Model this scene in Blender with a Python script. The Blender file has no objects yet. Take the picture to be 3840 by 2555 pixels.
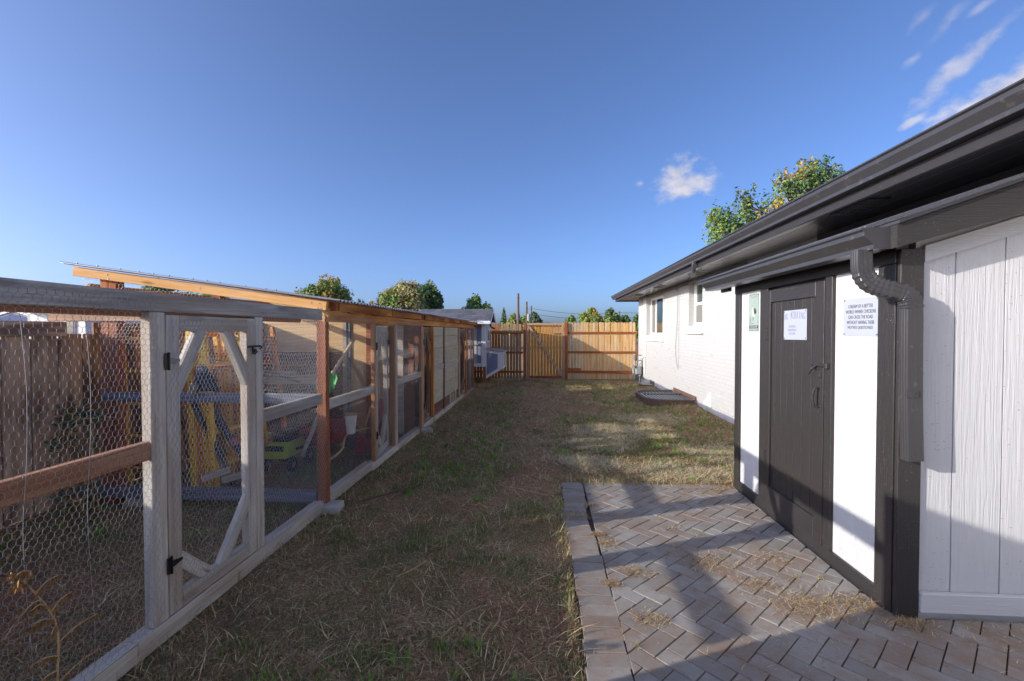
import bpy, bmesh, math, random
import numpy as np
from mathutils import Vector, Matrix
rnd = random.Random(7)
rng = np.random.default_rng(7)
R = math.radians
scene = bpy.context.scene
COL = scene.collection

# ------------------------------------------------------------------ camera
cam_d = bpy.data.cameras.new('camera')
cam = bpy.data.objects.new('camera', cam_d)
COL.objects.link(cam)
cam.location = (0, 0, 1.6)
cam.rotation_euler = (R(90 - 1.09), 0, R(4.02))
cam_d.sensor_width = 36.0
cam_d.lens = 16.0
cam_d.clip_start = 0.05
cam_d.clip_end = 3000
scene.camera = cam

# ------------------------------------------------------------------ light
SUN = Vector((1.0, 0.408, -0.3465)).normalized()      # direction the light travels
elev = math.asin(-SUN.z)
sun_d = bpy.data.lights.new('sun', 'SUN')
sun_d.energy = 3.3
sun_d.angle = R(0.53)
sun_d.color = (1.0, 0.935, 0.85)
sun = bpy.data.objects.new('sun', sun_d)
COL.objects.link(sun)
sun.rotation_euler = SUN.to_track_quat('-Z', 'Y').to_euler()
sun.location = (-20, -8, 12)

world = bpy.data.worlds.new('World')
scene.world = world
world.use_nodes = True
WN = world.node_tree
WN.nodes.clear()
wout = WN.nodes.new('ShaderNodeOutputWorld')
wbg = WN.nodes.new('ShaderNodeBackground')
sky = WN.nodes.new('ShaderNodeTexSky')
sky.sky_type = 'NISHITA'
sky.sun_disc = False
sky.sun_elevation = elev
sky.sun_rotation = math.atan2(-SUN.x, -SUN.y)
sky.altitude = 300
sky.air_density = 0.6
sky.dust_density = 3.0
sky.ozone_density = 4.4
wbg.inputs['Strength'].default_value = 0.15
WN.links.new(wbg.outputs[0], wout.inputs[0])


def wmath(op, a, b=None, c=None):
    n = WN.nodes.new('ShaderNodeMath')
    n.operation = op
    for i, v in enumerate((a, b, c)):
        if v is None:
            continue
        if isinstance(v, (int, float)):
            n.inputs[i].default_value = v
        else:
            WN.links.new(v, n.inputs[i])
    return n.outputs[0]


def wdot(vec, v):
    n = WN.nodes.new('ShaderNodeVectorMath')
    n.operation = 'DOT_PRODUCT'
    WN.links.new(vec, n.inputs[0])
    n.inputs[1].default_value = v
    return n.outputs['Value']


def clouds():
    """Small fair weather clouds: each has a bearing, an elevation, an angular size and a tilt."""
    tc = WN.nodes.new('ShaderNodeTexCoord')
    d = tc.outputs['Generated']
    nz = WN.nodes.new('ShaderNodeTexNoise')
    nz.inputs['Scale'].default_value = 15
    nz.inputs['Detail'].default_value = 9
    nz.inputs['Roughness'].default_value = 0.62
    mp = WN.nodes.new('ShaderNodeMapping')
    mp.inputs['Scale'].default_value = (1.0, 1.0, 1.35)
    WN.links.new(d, mp.inputs[0])
    WN.links.new(mp.outputs[0], nz.inputs['Vector'])
    nf = nz.outputs['Fac']
    n2 = WN.nodes.new('ShaderNodeTexNoise')
    n2.inputs['Scale'].default_value = 42
    n2.inputs['Detail'].default_value = 6
    WN.links.new(mp.outputs[0], n2.inputs['Vector'])
    nf2 = n2.outputs['Fac']
    total = None
    # azimuth (deg right of +Y), elevation (deg), half width, half height (deg), tilt (deg), density
    C = [(16.9, 17.0, 5.0, 1.9, -8, 1.0), (15.6, 17.9, 3.0, 1.9, 22, 1.0), (16.6, 16.3, 3.4, 1.5, 14, 1.0), (11.6, 17.3, .7, .5, 20, 0.6),
         (45.0, 20.6, 7.5, 2.3, 22, 1.1), (48.5, 23.2, 5.0, 3.0, 20, 1.1), (42.0, 18.9, 4.0, 1.1, 22, 0.9), (40.0, 18.2, 3.4, 1.0, 20, 0.95),
         (40.0, 22.4, 4.6, 1.1, 36, 0.62), (38.2, 20.6, 2.4, .8, 34, 0.6), (42.6, 24.3, 2.6, .8, 36, 0.5), (37.6, 27.0, 1.6, .8, 40, 0.55), (39.4, 26.0, 2.4, .8, 44, 0.5), (41.4, 26.2, 2.0, .6, 24, 0.5), (37.1, 24.0, 1.0, .5, 35, 0.5), (37.0, 19.0, 1.4, .5, 28, 0.7), (36.8, 16.8, 1.0, .3, 5, 0.7),
         (-75, 20, 12, 3, 8, .9), (95, 24, 15, 4, 5, .9), (150, 30, 14, 5, -8, .9)]
    for az, el, hw, hh, tl, den in C:
        a, e, t = R(az), R(el), R(tl)
        f = Vector((math.sin(a) * math.cos(e), math.cos(a) * math.cos(e), math.sin(e)))
        r = Vector((math.cos(a), -math.sin(a), 0))
        u = r.cross(f)
        r2 = r * math.cos(t) + u * math.sin(t)
        u2 = -r * math.sin(t) + u * math.cos(t)
        x = wmath('MULTIPLY', wdot(d, r2), 1 / math.tan(R(hw)))
        y = wmath('MULTIPLY', wdot(d, u2), 1 / math.tan(R(hh)))
        q = wmath('ADD', wmath('MULTIPLY', x, x), wmath('MULTIPLY', y, y))
        front = wmath('GREATER_THAN', wdot(d, f), 0.3)
        m = wmath('SUBTRACT', 1.0, wmath('SQRT', q))
        m = wmath('ADD', m, wmath('MULTIPLY', wmath('SUBTRACT', nf, 0.50), 2.1))
        m = wmath('ADD', m, wmath('MULTIPLY', wmath('SUBTRACT', nf2, 0.5), 0.8))
        mr = WN.nodes.new('ShaderNodeMapRange')
        mr.interpolation_type = 'SMOOTHSTEP'
        mr.inputs['From Min'].default_value = 0.05
        mr.inputs['From Max'].default_value = 0.95 if den > 0.6 else 1.5
        mr.inputs['To Max'].default_value = min(den, 0.93)
        WN.links.new(m, mr.inputs['Value'])
        m = wmath('MULTIPLY', mr.outputs[0], front)
        total = m if total is None else wmath('MAXIMUM', total, m)
    cr = WN.nodes.new('ShaderNodeMapRange')
    cr.inputs['From Min'].default_value = 0.35
    cr.inputs['From Max'].default_value = 0.72
    cr.inputs['To Min'].default_value = 2.3
    cr.inputs['To Max'].default_value = 3.1
    WN.links.new(nf, cr.inputs['Value'])
    cc = WN.nodes.new('ShaderNodeCombineColor')
    WN.links.new(wmath('MULTIPLY', cr.outputs[0], 1.0), cc.inputs[0])
    WN.links.new(wmath('MULTIPLY', cr.outputs[0], 0.985), cc.inputs[1])
    WN.links.new(wmath('MULTIPLY', cr.outputs[0], 1.10), cc.inputs[2])
    mx = WN.nodes.new('ShaderNodeMix')
    mx.data_type = 'RGBA'
    WN.links.new(total, mx.inputs[0])
    tint = WN.nodes.new('ShaderNodeMix')
    tint.data_type = 'RGBA'
    tint.blend_type = 'MULTIPLY'
    tint.inputs[0].default_value = 1.0
    tint.inputs[7].default_value = (1.0, 0.97, 1.02, 1)
    WN.links.new(sky.outputs[0], tint.inputs[6])
    WN.links.new(tint.outputs[2], mx.inputs[6])
    WN.links.new(cc.outputs[0], mx.inputs[7])
    WN.links.new(mx.outputs[2], wbg.inputs['Color'])


clouds()
scene.view_settings.view_transform = 'Standard'
scene.view_settings.look = 'None'
scene.view_settings.gamma = 1.0
scene.view_settings.exposure = 0.84
scene.view_settings.use_curve_mapping = False
scene.cycles.max_bounces = 6
scene.cycles.diffuse_bounces = 3
scene.cycles.glossy_bounces = 3
scene.cycles.transparent_max_bounces = 8
scene.cycles.use_denoising = True

# ------------------------------------------------------------------ helpers
WM = {}


def hx(s):
    s = s.lstrip('#')
    o = []
    for i in (0, 2, 4):
        c = int(s[i:i + 2], 16) / 255
        o.append(c / 12.92 if c <= 0.04045 else ((c + 0.055) / 1.055) ** 2.4)
    return (*o, 1.0)


def tag(o, label=None, cat=None, group=None, kind=None):
    if label: o['label'] = label
    if cat: o['category'] = cat
    if group: o['group'] = group
    if kind: o['kind'] = kind
    return o


def put(o, M=None, parent=None):
    M = M or Matrix.Identity(4)
    COL.objects.link(o)
    if parent is not None:
        o.parent = parent
        o.matrix_parent_inverse = WM[parent.name].inverted()
    o.matrix_basis = M
    WM[o.name] = M.copy()
    return o


def empty(name, loc, label=None, cat=None, group=None):
    o = bpy.data.objects.new(name, None)
    o.empty_display_size = 0.1
    put(o, Matrix.Translation(loc))
    return tag(o, label, cat, group)


class MB:
    """collects polygons (with a material slot each) for one mesh"""
    def __init__(s):
        s.v, s.f, s.m = [], [], []

    def poly(s, pts, m=0):
        n = len(s.v)
        s.v += [tuple(p) for p in pts]
        s.f.append(tuple(range(n, n + len(pts))))
        s.m.append(m)

    def add(s, vs, fs, m=0, M=None):
        n = len(s.v)
        s.v += [tuple(M @ Vector(p)) if M is not None else tuple(p) for p in vs]
        for f in fs:
            s.f.append(tuple(i + n for i in f))
            s.m.append(m)
        return s

    def box(s, lo, hi, c=0.0, m=0, M=None):
        lo, hi = Vector(lo), Vector(hi)
        ce = (lo + hi) / 2
        d = hi - lo
        vs, fs = chbox(abs(d.x), abs(d.y), abs(d.z), c)
        vs = [Vector(p) + ce for p in vs]
        return s.add(vs, fs, m, M)

    def bar(s, p0, p1, w, t, up=(0, 0, 1), c=0.002, m=0):
        L, M = frame_of(p0, p1, up)
        vs, fs = chbox(L, t, w, c)
        return s.add(vs, fs, m, M)

    def tube(s, pts, r, n=8, m=0, cap=True):
        vs, fs = tube_data(pts, r, n, cap)
        return s.add(vs, fs, m)

    def prism(s, poly, axis, a, b, m=0):
        """extrude a 2-D outline along an axis: x: (y,z), y: (x,z), z: (x,y)"""
        def P(q, h):
            return {'x': (h, q[0], q[1]), 'y': (q[0], h, q[1]), 'z': (q[0], q[1], h)}[axis]
        n = len(poly)
        vs = [P(q, a) for q in poly] + [P(q, b) for q in poly]
        area = sum(poly[i][0] * poly[(i + 1) % n][1] - poly[(i + 1) % n][0] * poly[i][1] for i in range(n))
        fs = [tuple(range(n)), tuple(range(2 * n - 1, n - 1, -1))]
        fs += [(i, i + n, (i + 1) % n + n, (i + 1) % n) for i in range(n)]
        # orientation: make it outward
        flip = (area > 0) == ((b > a) if axis != 'y' else (b < a))
        if not flip:
            fs = [tuple(reversed(f)) for f in fs]
        else:
            pass
        fs = [tuple(reversed(f)) for f in fs]
        return s.add(vs, fs, m)

    def mesh(s, name, mats, smooth=False):
        me = bpy.data.meshes.new(name)
        me.from_pydata(s.v, [], s.f)
        for mt in (mats if isinstance(mats, (list, tuple)) else [mats]):
            me.materials.append(mt)
        if any(s.m):
            me.polygons.foreach_set('material_index', s.m)
        if smooth:
            me.polygons.foreach_set('use_smooth', [True] * len(s.f))
        me.update()
        return me

    def build(s, name, mats, parent=None, smooth=False, origin=None, fix=False):
        me = s.mesh(name, mats, smooth)
        if fix:
            bm = bmesh.new()
            bm.from_mesh(me)
            bmesh.ops.recalc_face_normals(bm, faces=bm.faces)
            bm.to_mesh(me)
            bm.free()
        M = Matrix.Identity(4)
        if origin is not None:
            me.transform(Matrix.Translation(-Vector(origin)))
            M = Matrix.Translation(origin)
        return put(bpy.data.objects.new(name, me), M, parent)


_ch = {}


def chbox(lx, ly, lz, c):
    hx_, hy, hz = lx / 2, ly / 2, lz / 2
    c = min(c, hx_ * .45, hy * .45, hz * .45)
    if c <= 1e-5:
        vs = [(sx * hx_, sy * hy, sz * hz) for sx in (-1, 1) for sy in (-1, 1) for sz in (-1, 1)]
        fs = [(0, 1, 3, 2), (4, 6, 7, 5), (0, 4, 5, 1), (2, 3, 7, 6), (0, 2, 6, 4), (1, 5, 7, 3)]
        return vs, fs
    idx, vs = {}, []
    S = (-1, 1)
    for sx in S:
        for sy in S:
            for sz in S:
                for k in range(3):
                    d = [hx_ - c, hy - c, hz - c]
                    d[k] = (hx_, hy, hz)[k]
                    idx[(sx, sy, sz, k)] = len(vs)
                    vs.append((sx * d[0], sy * d[1], sz * d[2]))
    fs = []
    for k in range(3):
        i, j = (k + 1) % 3, (k + 2) % 3
        for s in S:
            q = []
            for a, b in ((-1, -1), (1, -1), (1, 1), (-1, 1)):
                t = [0, 0, 0]
                t[k], t[i], t[j] = s, a, b
                q.append(idx[(*t, k)])
            fs.append(tuple(q))
        # edges running along axis k, between faces i and j
        for a in S:
            for b in S:
                t0, t1 = [0, 0, 0], [0, 0, 0]
                t0[k], t1[k] = -1, 1
                t0[i] = t1[i] = a
                t0[j] = t1[j] = b
                fs.append((idx[(*t0, i)], idx[(*t1, i)], idx[(*t1, j)], idx[(*t0, j)]))
    for sx in S:
        for sy in S:
            for sz in S:
                fs.append(tuple(idx[(sx, sy, sz, k)] for k in range(3)))
    out = []
    for f in fs:
        p = [Vector(vs[i]) for i in f]
        n = (p[1] - p[0]).cross(p[2] - p[0])
        ce = sum(p, Vector()) / len(p)
        out.append(f if n.dot(ce) > 0 else tuple(reversed(f)))
    return vs, out


def frame_of(p0, p1, up=(0, 0, 1)):
    """matrix at the middle of p0-p1: x along the length, z towards 'up', y across"""
    p0, p1, up = Vector(p0), Vector(p1), Vector(up)
    x = (p1 - p0)
    L = x.length
    x.normalize()
    z = up - x * up.dot(x)
    if z.length < 1e-4:
        z = Vector((0, 1, 0)) - x * x.y
    z.normalize()
    y = z.cross(x)
    M = Matrix((x, y, z)).transposed().to_4x4()
    M.translation = (p0 + p1) / 2
    return L, M


def tube_data(pts, r, n=8, cap=True):
    pts = [Vector(p) for p in pts]
    rs = r if isinstance(r, (list, tuple)) else [r] * len(pts)
    vs, fs = [], []
    nx = None
    for i, p in enumerate(pts):
        d = (pts[min(i + 1, len(pts) - 1)] - pts[max(i - 1, 0)]).normalized()
        if nx is None:
            a = Vector((0, 0, 1)) if abs(d.z) < .9 else Vector((1, 0, 0))
            nx = (a - d * a.dot(d)).normalized()
        else:
            nx = (nx - d * nx.dot(d)).normalized()
        ny = d.cross(nx)
        for k in range(n):
            t = 2 * math.pi * k / n
            vs.append(p + (nx * math.cos(t) + ny * math.sin(t)) * rs[i])
    for i in range(len(pts) - 1):
        for k in range(n):
            k2 = (k + 1) % n
            fs.append((i * n + k, i * n + k2, (i + 1) * n + k2, (i + 1) * n + k))
    if cap:
        fs.append(tuple(range(n - 1, -1, -1)))
        fs.append(tuple((len(pts) - 1) * n + k for k in range(n)))
    return vs, fs


_cache = {}


def board(name, p0, p1, w, t, mat, parent=None, up=(0, 0, 1), c=0.004):
    """one plank as one object: length along local x, width w along 'up', thickness t across"""
    L, M = frame_of(p0, p1, up)
    key = (round(L, 2), round(w, 4), round(t, 4), c, mat.name)
    me = _cache.get(key)
    if me is None:
        vs, fs = chbox(L, t, w, c)
        me = MB().add(vs, fs).mesh(name, mat)
        _cache[key] = me
    else:
        # same plank cut to within a centimetre: stretch the shared mesh along its length
        pass
    return put(bpy.data.objects.new(name, me), M, parent)


def catmull(P, n=8):
    P = [Vector(p) for p in P]
    out = []
    for i in range(len(P) - 1):
        a, b, c, d = P[max(i - 1, 0)], P[i], P[i + 1], P[min(i + 2, len(P) - 1)]
        for k in range(n):
            t = k / n
            out.append(.5 * ((2 * b) + (c - a) * t + (2 * a - 5 * b + 4 * c - d) * t * t + (3 * b - a - 3 * c + d) * t ** 3))
    out.append(P[-1])
    return out


def vnoise(x, y, seed=0):
    """smooth value noise on numpy arrays, 0..1"""
    x, y = np.asarray(x, float), np.asarray(y, float)
    xi, yi = np.floor(x).astype(np.int64), np.floor(y).astype(np.int64)
    fx, fy = x - xi, y - yi
    fx, fy = fx * fx * (3 - 2 * fx), fy * fy * (3 - 2 * fy)

    def h(a, b):
        n = (a * 374761393 + b * 668265263 + seed * 1442695041) & 0x7fffffff
        n = ((n ^ (n >> 13)) * 1274126177) & 0x7fffffff
        return ((n ^ (n >> 16)) & 0xffff) / 65535.0
    return (h(xi, yi) * (1 - fx) + h(xi + 1, yi) * fx) * (1 - fy) + (h(xi, yi + 1) * (1 - fx) + h(xi + 1, yi + 1) * fx) * fy


def fbm(x, y, seed=0, o=4):
    s, a, t = 0, 1, 0
    for i in range(o):
        s = s + a * vnoise(np.asarray(x) * 2 ** i, np.asarray(y) * 2 ** i, seed + i)
        t += a
        a *= .5
    return s / t


def sstep(a, b, x):
    t = np.clip((np.asarray(x, float) - a) / (b - a), 0, 1)
    return t * t * (3 - 2 * t)


def soup(name, V, F, mats, mi=None, smooth=False, parent=None):
    """fast mesh from numpy arrays: V (n,3), F (m,3 or 4)"""
    me = bpy.data.meshes.new(name)
    k = F.shape[1]
    me.vertices.add(len(V))
    me.vertices.foreach_set('co', V.astype(np.float32).ravel())
    me.loops.add(F.size)
    me.loops.foreach_set('vertex_index', F.astype(np.int32).ravel())
    me.polygons.add(len(F))
    me.polygons.foreach_set('loop_start', np.arange(0, F.size, k, dtype=np.int32))
    for mt in mats:
        me.materials.append(mt)
    if mi is not None:
        me.polygons.foreach_set('material_index', mi.astype(np.int32))
    if smooth:
        me.polygons.foreach_set('use_smooth', np.ones(len(F), bool))
    me.update(calc_edges=True)
    return put(bpy.data.objects.new(name, me), None, parent)


# ------------------------------------------------------------------ materials
class NT:
    def __init__(s, name):
        s.mat = bpy.data.materials.new(name)
        s.mat.use_nodes = True
        s.t = s.mat.node_tree
        s.b = s.t.nodes['Principled BSDF']

    def n(s, typ, **kw):
        o = s.t.nodes.new('ShaderNode' + typ)
        for k, v in kw.items():
            setattr(o, k, v)
        return o

    def l(s, a, b):
        s.t.links.new(a, b)

    def noise(s, vec, scale, detail=4, rough=.55, dist=0):
        o = s.n('TexNoise')
        o.inputs['Scale'].default_value = scale
        o.inputs['Detail'].default_value = detail
        o.inputs['Roughness'].default_value = rough
        o.inputs['Distortion'].default_value = dist
        s.l(vec, o.inputs['Vector'])
        return o.outputs['Fac']

    def ramp(s, fac, stops):
        o = s.n('ValToRGB')
        e = o.color_ramp.elements
        while len(e) < len(stops):
            e.new(0.5)
        for el, (p, c) in zip(e, stops):
            el.position = p
            el.color = c if len(c) == 4 else (*c, 1)
        s.l(fac, o.inputs[0])
        return o.outputs[0]

    def mix(s, fac, a, b, mode='MIX'):
        o = s.n('Mix', data_type='RGBA', blend_type=mode)
        for v, i in ((fac, 0), (a, 6), (b, 7)):
            if isinstance(v, (int, float)):
                o.inputs[i].default_value = v
            elif isinstance(v, tuple):
                o.inputs[i].default_value = v
            else:
                s.l(v, o.inputs[i])
        return o.outputs[2]

    def math(s, op, a, b=None):
        o = s.n('Math', operation=op)
        for i, v in enumerate((a, b)):
            if v is None: continue
            if isinstance(v, (int, float)):
                o.inputs[i].default_value = v
            else:
                s.l(v, o.inputs[i])
        return o.outputs[0]

    def coords(s, rand=True):
        tc = s.n('TexCoord')
        if not rand:
            return tc.outputs['Object'], None
        oi = s.n('ObjectInfo')
        add = s.n('VectorMath', operation='ADD')
        sc = s.n('VectorMath', operation='SCALE')
        cmb = s.n('CombineXYZ')
        for i, k in enumerate((37.0, 71.0, 53.0)):
            s.l(s.math('MULTIPLY', oi.outputs['Random'], k), cmb.inputs[i])
        s.l(tc.outputs['Object'], add.inputs[0])
        s.l(cmb.outputs[0], add.inputs[1])
        return add.outputs[0], oi.outputs['Random']

    def map(s, vec, scale):
        o = s.n('Mapping')
        o.inputs['Scale'].default_value = scale
        s.l(vec, o.inputs[0])
        return o.outputs[0]

    def bump(s, h, strength=.3, dist=.01):
        o = s.n('Bump')
        o.inputs['Strength'].default_value = strength
        o.inputs['Distance'].default_value = dist
        s.l(h, o.inputs['Height'])
        s.l(o.outputs[0], s.b.inputs['Normal'])

    def set(s, col=None, rough=None, metal=None, spec=None):
        for k, v in (('Base Color', col), ('Roughness', rough), ('Metallic', metal), ('Specular IOR Level', spec)):
            if v is None: continue
            if isinstance(v, (int, float, tuple)):
                s.b.inputs[k].default_value = v
            else:
                s.l(v, s.b.inputs[k])
        return s.mat


def wood(name, light, dark, crack=None, grain=1.0, rough=.8, bump=.35, vary=.25, knots=.6, stain=None, stain_amt=.0, along=1.0):
    """planks: grain along local x"""
    m = NT(name)
    v, r = m.coords()
    streak = m.noise(m.map(v, (1.1 * along, 28, 28)), 1.6 * grain, 6, .65, .4)
    fine = m.noise(m.map(v, (4 * along, 120, 120)), 2.0 * grain, 3, .6)
    broad = m.noise(m.map(v, (1.0, 5, 5)), 1.3, 3, .5)
    kn = m.n('TexVoronoi')
    kn.inputs['Scale'].default_value = 1.0
    m.l(m.map(v, (2.2, 9, 9)), kn.inputs['Vector'])
    knot = m.ramp(kn.outputs['Distance'], [(0.0, (1, 1, 1)), (0.10, (1, 1, 1)), (0.2, (0, 0, 0))])
    f = m.math('ADD', m.math('MULTIPLY', streak, .75), m.math('MULTIPLY', fine, .25))
    c = m.ramp(f, [(.30, hx(dark)), (.50, tuple((a + b) / 2 for a, b in zip(hx(light), hx(dark)))), (.66, hx(light))])
    if stain:
        st = m.ramp(broad, [(.45, (0, 0, 0)), (.62, (1, 1, 1))])
        c = m.mix(m.math('MULTIPLY', st, stain_amt), c, hx(stain))
    c = m.mix(m.math('MULTIPLY', knot, knots), c, tuple(x * .45 for x in hx(dark)[:3]) + (1,))
    if crack:
        ck = m.noise(m.map(v, (1.6, 60, 60)), 1.2, 5, .7, .6)
        c = m.mix(m.ramp(ck, [(.60, (0, 0, 0)), (.68, (.85, .85, .85))]), c, hx(crack))
    hsv = m.n('HueSaturation')
    m.l(c, hsv.inputs['Color'])
    mr = m.n('MapRange')
    mr.inputs['To Min'].default_value = 1 - vary
    mr.inputs['To Max'].default_value = 1 + vary
    m.l(r, mr.inputs['Value'])
    m.l(mr.outputs[0], hsv.inputs['Value'])
    m.bump(m.math('ADD', f, m.math('MULTIPLY', fine, .5)), bump, .004)
    return m.set(hsv.outputs[0], rough, spec=.25)


def painted(name, col, rough=.5, bump=.3, axis='x', spots=None, scale=1.0, spec=.4, dirt=None):
    """painted boards with an embossed grain; 'axis' is the local direction of the grain"""
    m = NT(name)
    v, r = m.coords()
    s = {'x': (1.5, 40, 40), 'y': (40, 1.5, 40), 'z': (40, 40, 1.5)}[axis]
    g = m.noise(m.map(v, tuple(a * scale for a in s)), 1.5, 5, .6, 1.2)
    s2 = {'x': (6, 60, 60), 'y': (60, 6, 60), 'z': (60, 60, 6)}[axis]
    g2 = m.noise(m.map(v, s2), 1.2, 3, .6, .5)
    c = hx(col)
    base = m.mix(m.math('MULTIPLY', g2, .25), c, tuple(x * .8 for x in c[:3]) + (1,))
    if dirt:
        d = m.noise(m.map(v, (90, 90, 40)), 1.0, 2, .5)
        base = m.mix(m.ramp(d, [(.70, (0, 0, 0)), (.73, (.8, .8, .8))]), base, hx(dirt))
    if spots:
        d = m.noise(m.map(v, (130, 130, 130)), 1.0, 2, .5)
        e = m.noise(v, 5, 3, .5)
        k = m.math('MULTIPLY', m.ramp(d, [(.68, (0, 0, 0)), (.72, (1, 1, 1))]), m.ramp(e, [(.42, (0, 0, 0)), (.6, (1, 1, 1))]))
        base = m.mix(m.math('MULTIPLY', k, .9), base, hx(spots))
    m.bump(m.math('ADD', m.ramp(g, [(.35, (0, 0, 0)), (.65, (1, 1, 1))]), m.math('MULTIPLY', g2, .6)), bump, .003)
    return m.set(base, rough, spec=spec)


def plain(name, col, rough=.5, metal=0., vary=.12, scale=9, bump=.1, spec=.5, spots=None, each=0.):
    m = NT(name)
    v, r = m.coords()
    c = hx(col)
    g = m.noise(v, scale, 5, .6)
    base = m.mix(m.ramp(g, [(.3, (0, 0, 0)), (.7, (1, 1, 1))]), tuple(x * (1 - vary) for x in c[:3]) + (1,), tuple(min(1, x * (1 + vary)) for x in c[:3]) + (1,))
    if spots:
        d = m.noise(v, scale * 6, 3, .5)
        base = m.mix(m.ramp(d, [(.62, (0, 0, 0)), (.70, (.8, .8, .8))]), base, hx(spots))
    if each:
        hs = m.n('HueSaturation')
        m.l(base, hs.inputs['Color'])
        mr = m.n('MapRange')
        mr.inputs['To Min'].default_value = 1 - each
        mr.inputs['To Max'].default_value = 1 + each
        m.l(r, mr.inputs['Value'])
        m.l(mr.outputs[0], hs.inputs['Value'])
        base = hs.outputs[0]
    if bump:
        m.bump(m.noise(v, scale * 12, 3, .6), bump, .002)
    return m.set(base, rough, metal, spec)


M = {}
M['gray_wood'] = wood('weathered gray wood', '#c8c3bb', '#8b8680', crack='#4a4541', vary=.14, knots=.5, stain='#8b7a66', stain_amt=.5)
M['gray_wood_pale'] = wood('sun bleached gray wood', '#d6cfc4', '#a29b91', crack='#5a524a', vary=.10, knots=.4, stain='#a58a6c', stain_amt=.5)
M['gray_dark'] = wood('damp dark gray wood', '#8b8d96', '#575962', crack='#2a2a2e', vary=.12)  # darker, cooler gray than the other run lumber
M['redwood'] = wood('red cedar post wood', '#bd7a50', '#86492a', crack='#55301c', vary=.15, knots=.4, stain='#8e4a2c', stain_amt=.6)
M['red_rail'] = wood('reddish brown rail wood', '#b98460', '#85583f', crack='#553425', vary=.10, stain='#c39a80', stain_amt=.4)
M['fir'] = wood('fresh fir lumber', '#dcb078', '#b9834a', vary=.07, knots=.75, grain=.8, bump=.15)
M['orange_beam'] = wood('orange stained lumber', '#cf8f50', '#9a5e2b', crack='#6e3d17', vary=.12, knots=.4, stain='#d9ab72', stain_amt=.6)
M['fascia'] = wood('blotchy stained fascia wood', '#d09a5a', '#a0602a', vary=.10, knots=.7, stain='#7c401c', stain_amt=.85)
M['fence_brown'] = wood('brown neighbour fence wood', '#dac3a8', '#b79a7c', crack='#5a4232', vary=.14, stain='#4f3a2d', stain_amt=.75, grain=.7)
M['picket'] = wood('cedar picket wood', '#dbb27a', '#b98a52', vary=.13, knots=.5, stain='#cdbfa6', stain_amt=.5, grain=.8)
M['picket_gray'] = wood('greyed picket wood', '#cdb28b', '#a68a66', vary=.12, knots=.5, stain='#b8ad9c', stain_amt=.5, grain=.8)
M['picket_shaded'] = wood('brown picket wood darkened for shade', '#b0926e', '#80674a', vary=.16, knots=.5, stain='#93826d', stain_amt=.5)  # shade on the left fence stretch is put into the wood colour
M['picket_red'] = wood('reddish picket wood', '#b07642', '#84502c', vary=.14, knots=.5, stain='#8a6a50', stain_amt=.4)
M['gate_board'] = wood('golden gate board wood', '#d0994f', '#ab7637', vary=.07, knots=.5, grain=.8)
M['gate_frame'] = wood('gate frame wood', '#b99a80', '#94745b', vary=.10, knots=.4)
M['rail_red'] = wood('red stained fence rail wood', '#a9663c', '#7c4222', vary=.08, stain='#8b4f2c', stain_amt=.6)
M['plywood'] = wood('tan plywood', '#dfc093', '#c39d6b', vary=.05, knots=.15, grain=.35, bump=.1, along=.6)
M['ply_brown'] = wood('reddish brown plywood', '#96633f', '#6b412a', vary=.08, knots=.2, grain=.4, stain='#4c2c1e', stain_amt=.5)
M['cream'] = wood('cream painted board', '#ddd3b6', '#c9bd9c', crack='#8f8163', vary=.05, knots=.25, grain=.6, bump=.15, stain='#b3a078', stain_amt=.35)
M['black_paint'] = painted('black painted trim', '#333131', .42, .3, 'x', spots='#8d8a82', spec=.45)
M['black_paint_v'] = painted('black painted plank', '#343130', .45, .5, 'x', spots='#95928a', spec=.4)
M['white_siding'] = painted('white painted siding', '#c9c9ca', .55, .55, 'x', scale=.8, dirt='#8d8a80', spec=.3)
M['white_trim'] = painted('white painted trim', '#c9c9ca', .55, .4, 'x', spec=.3)
M['gutter'] = plain('dark grey gutter metal', '#3d3c3e', .33, .0, .06, 3, .0, .5, spots='#55514d')
M['soffit'] = painted('black soffit boards', '#3c3c3e', .24, .06, 'y', scale=.5, spec=.9)
M['downspout'] = plain('dark grey downspout metal', '#3a393a', .36, 0, .06, 4, .0, .5, spots='#52504c')
M['galv'] = plain('galvanized wire', '#a2a5ab', .45, .35, .2, 30, 0, .5)
M['roof_metal'] = plain('corrugated roof steel', '#c3c8d0', .38, .75, .1, 4, .0, .5)
M['strap'] = plain('grey hinge strap', '#77777a', .5, .4, .15, 30, .05)
M['black_metal'] = plain('black hardware metal', '#1d1d1f', .4, .3, .2, 40, .05)
M['steel'] = plain('dull steel', '#8d8d8c', .45, .7, .2, 30, .05)
M['rust'] = plain('rusty steel', '#6a5246', .7, .2, .3, 20, .2, spots='#8a5a40')
M['concrete'] = plain('grey concrete', '#b0aba2', .9, 0, .18, 8, .4, .2, spots='#857f76')
M['brick_white'] = plain('white painted brick', '#b2b1af', .6, 0, .04, 14, .35, .3, each=.025)
M['mortar_white'] = plain('white painted mortar', '#acaba9', .75, 0, .06, 14, .4, .2)
M['foundation'] = plain('white painted foundation', '#dcdad6', .8, 0, .08, 4, .4, .2, spots='#bdb8ae')
M['frame_white'] = plain('white window vinyl', '#ecebe6', .35, 0, .02, 5, 0)
M['sill_white'] = plain('white painted brick sill', '#e8e4dc', .6, 0, .07, 9, .3, spots='#cfc7ba')
M['screen'] = plain('grey insect screen', '#77746f', .8, 0, .05, 60, 0, .2)
M['sign_white'] = plain('white tin sign', '#a3a8b4', .35, .0, .03, 4, 0, .5)
M['sign_green'] = plain('pale green tin sign', '#93a399', .4, 0, .08, 4, 0, .5)
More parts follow.
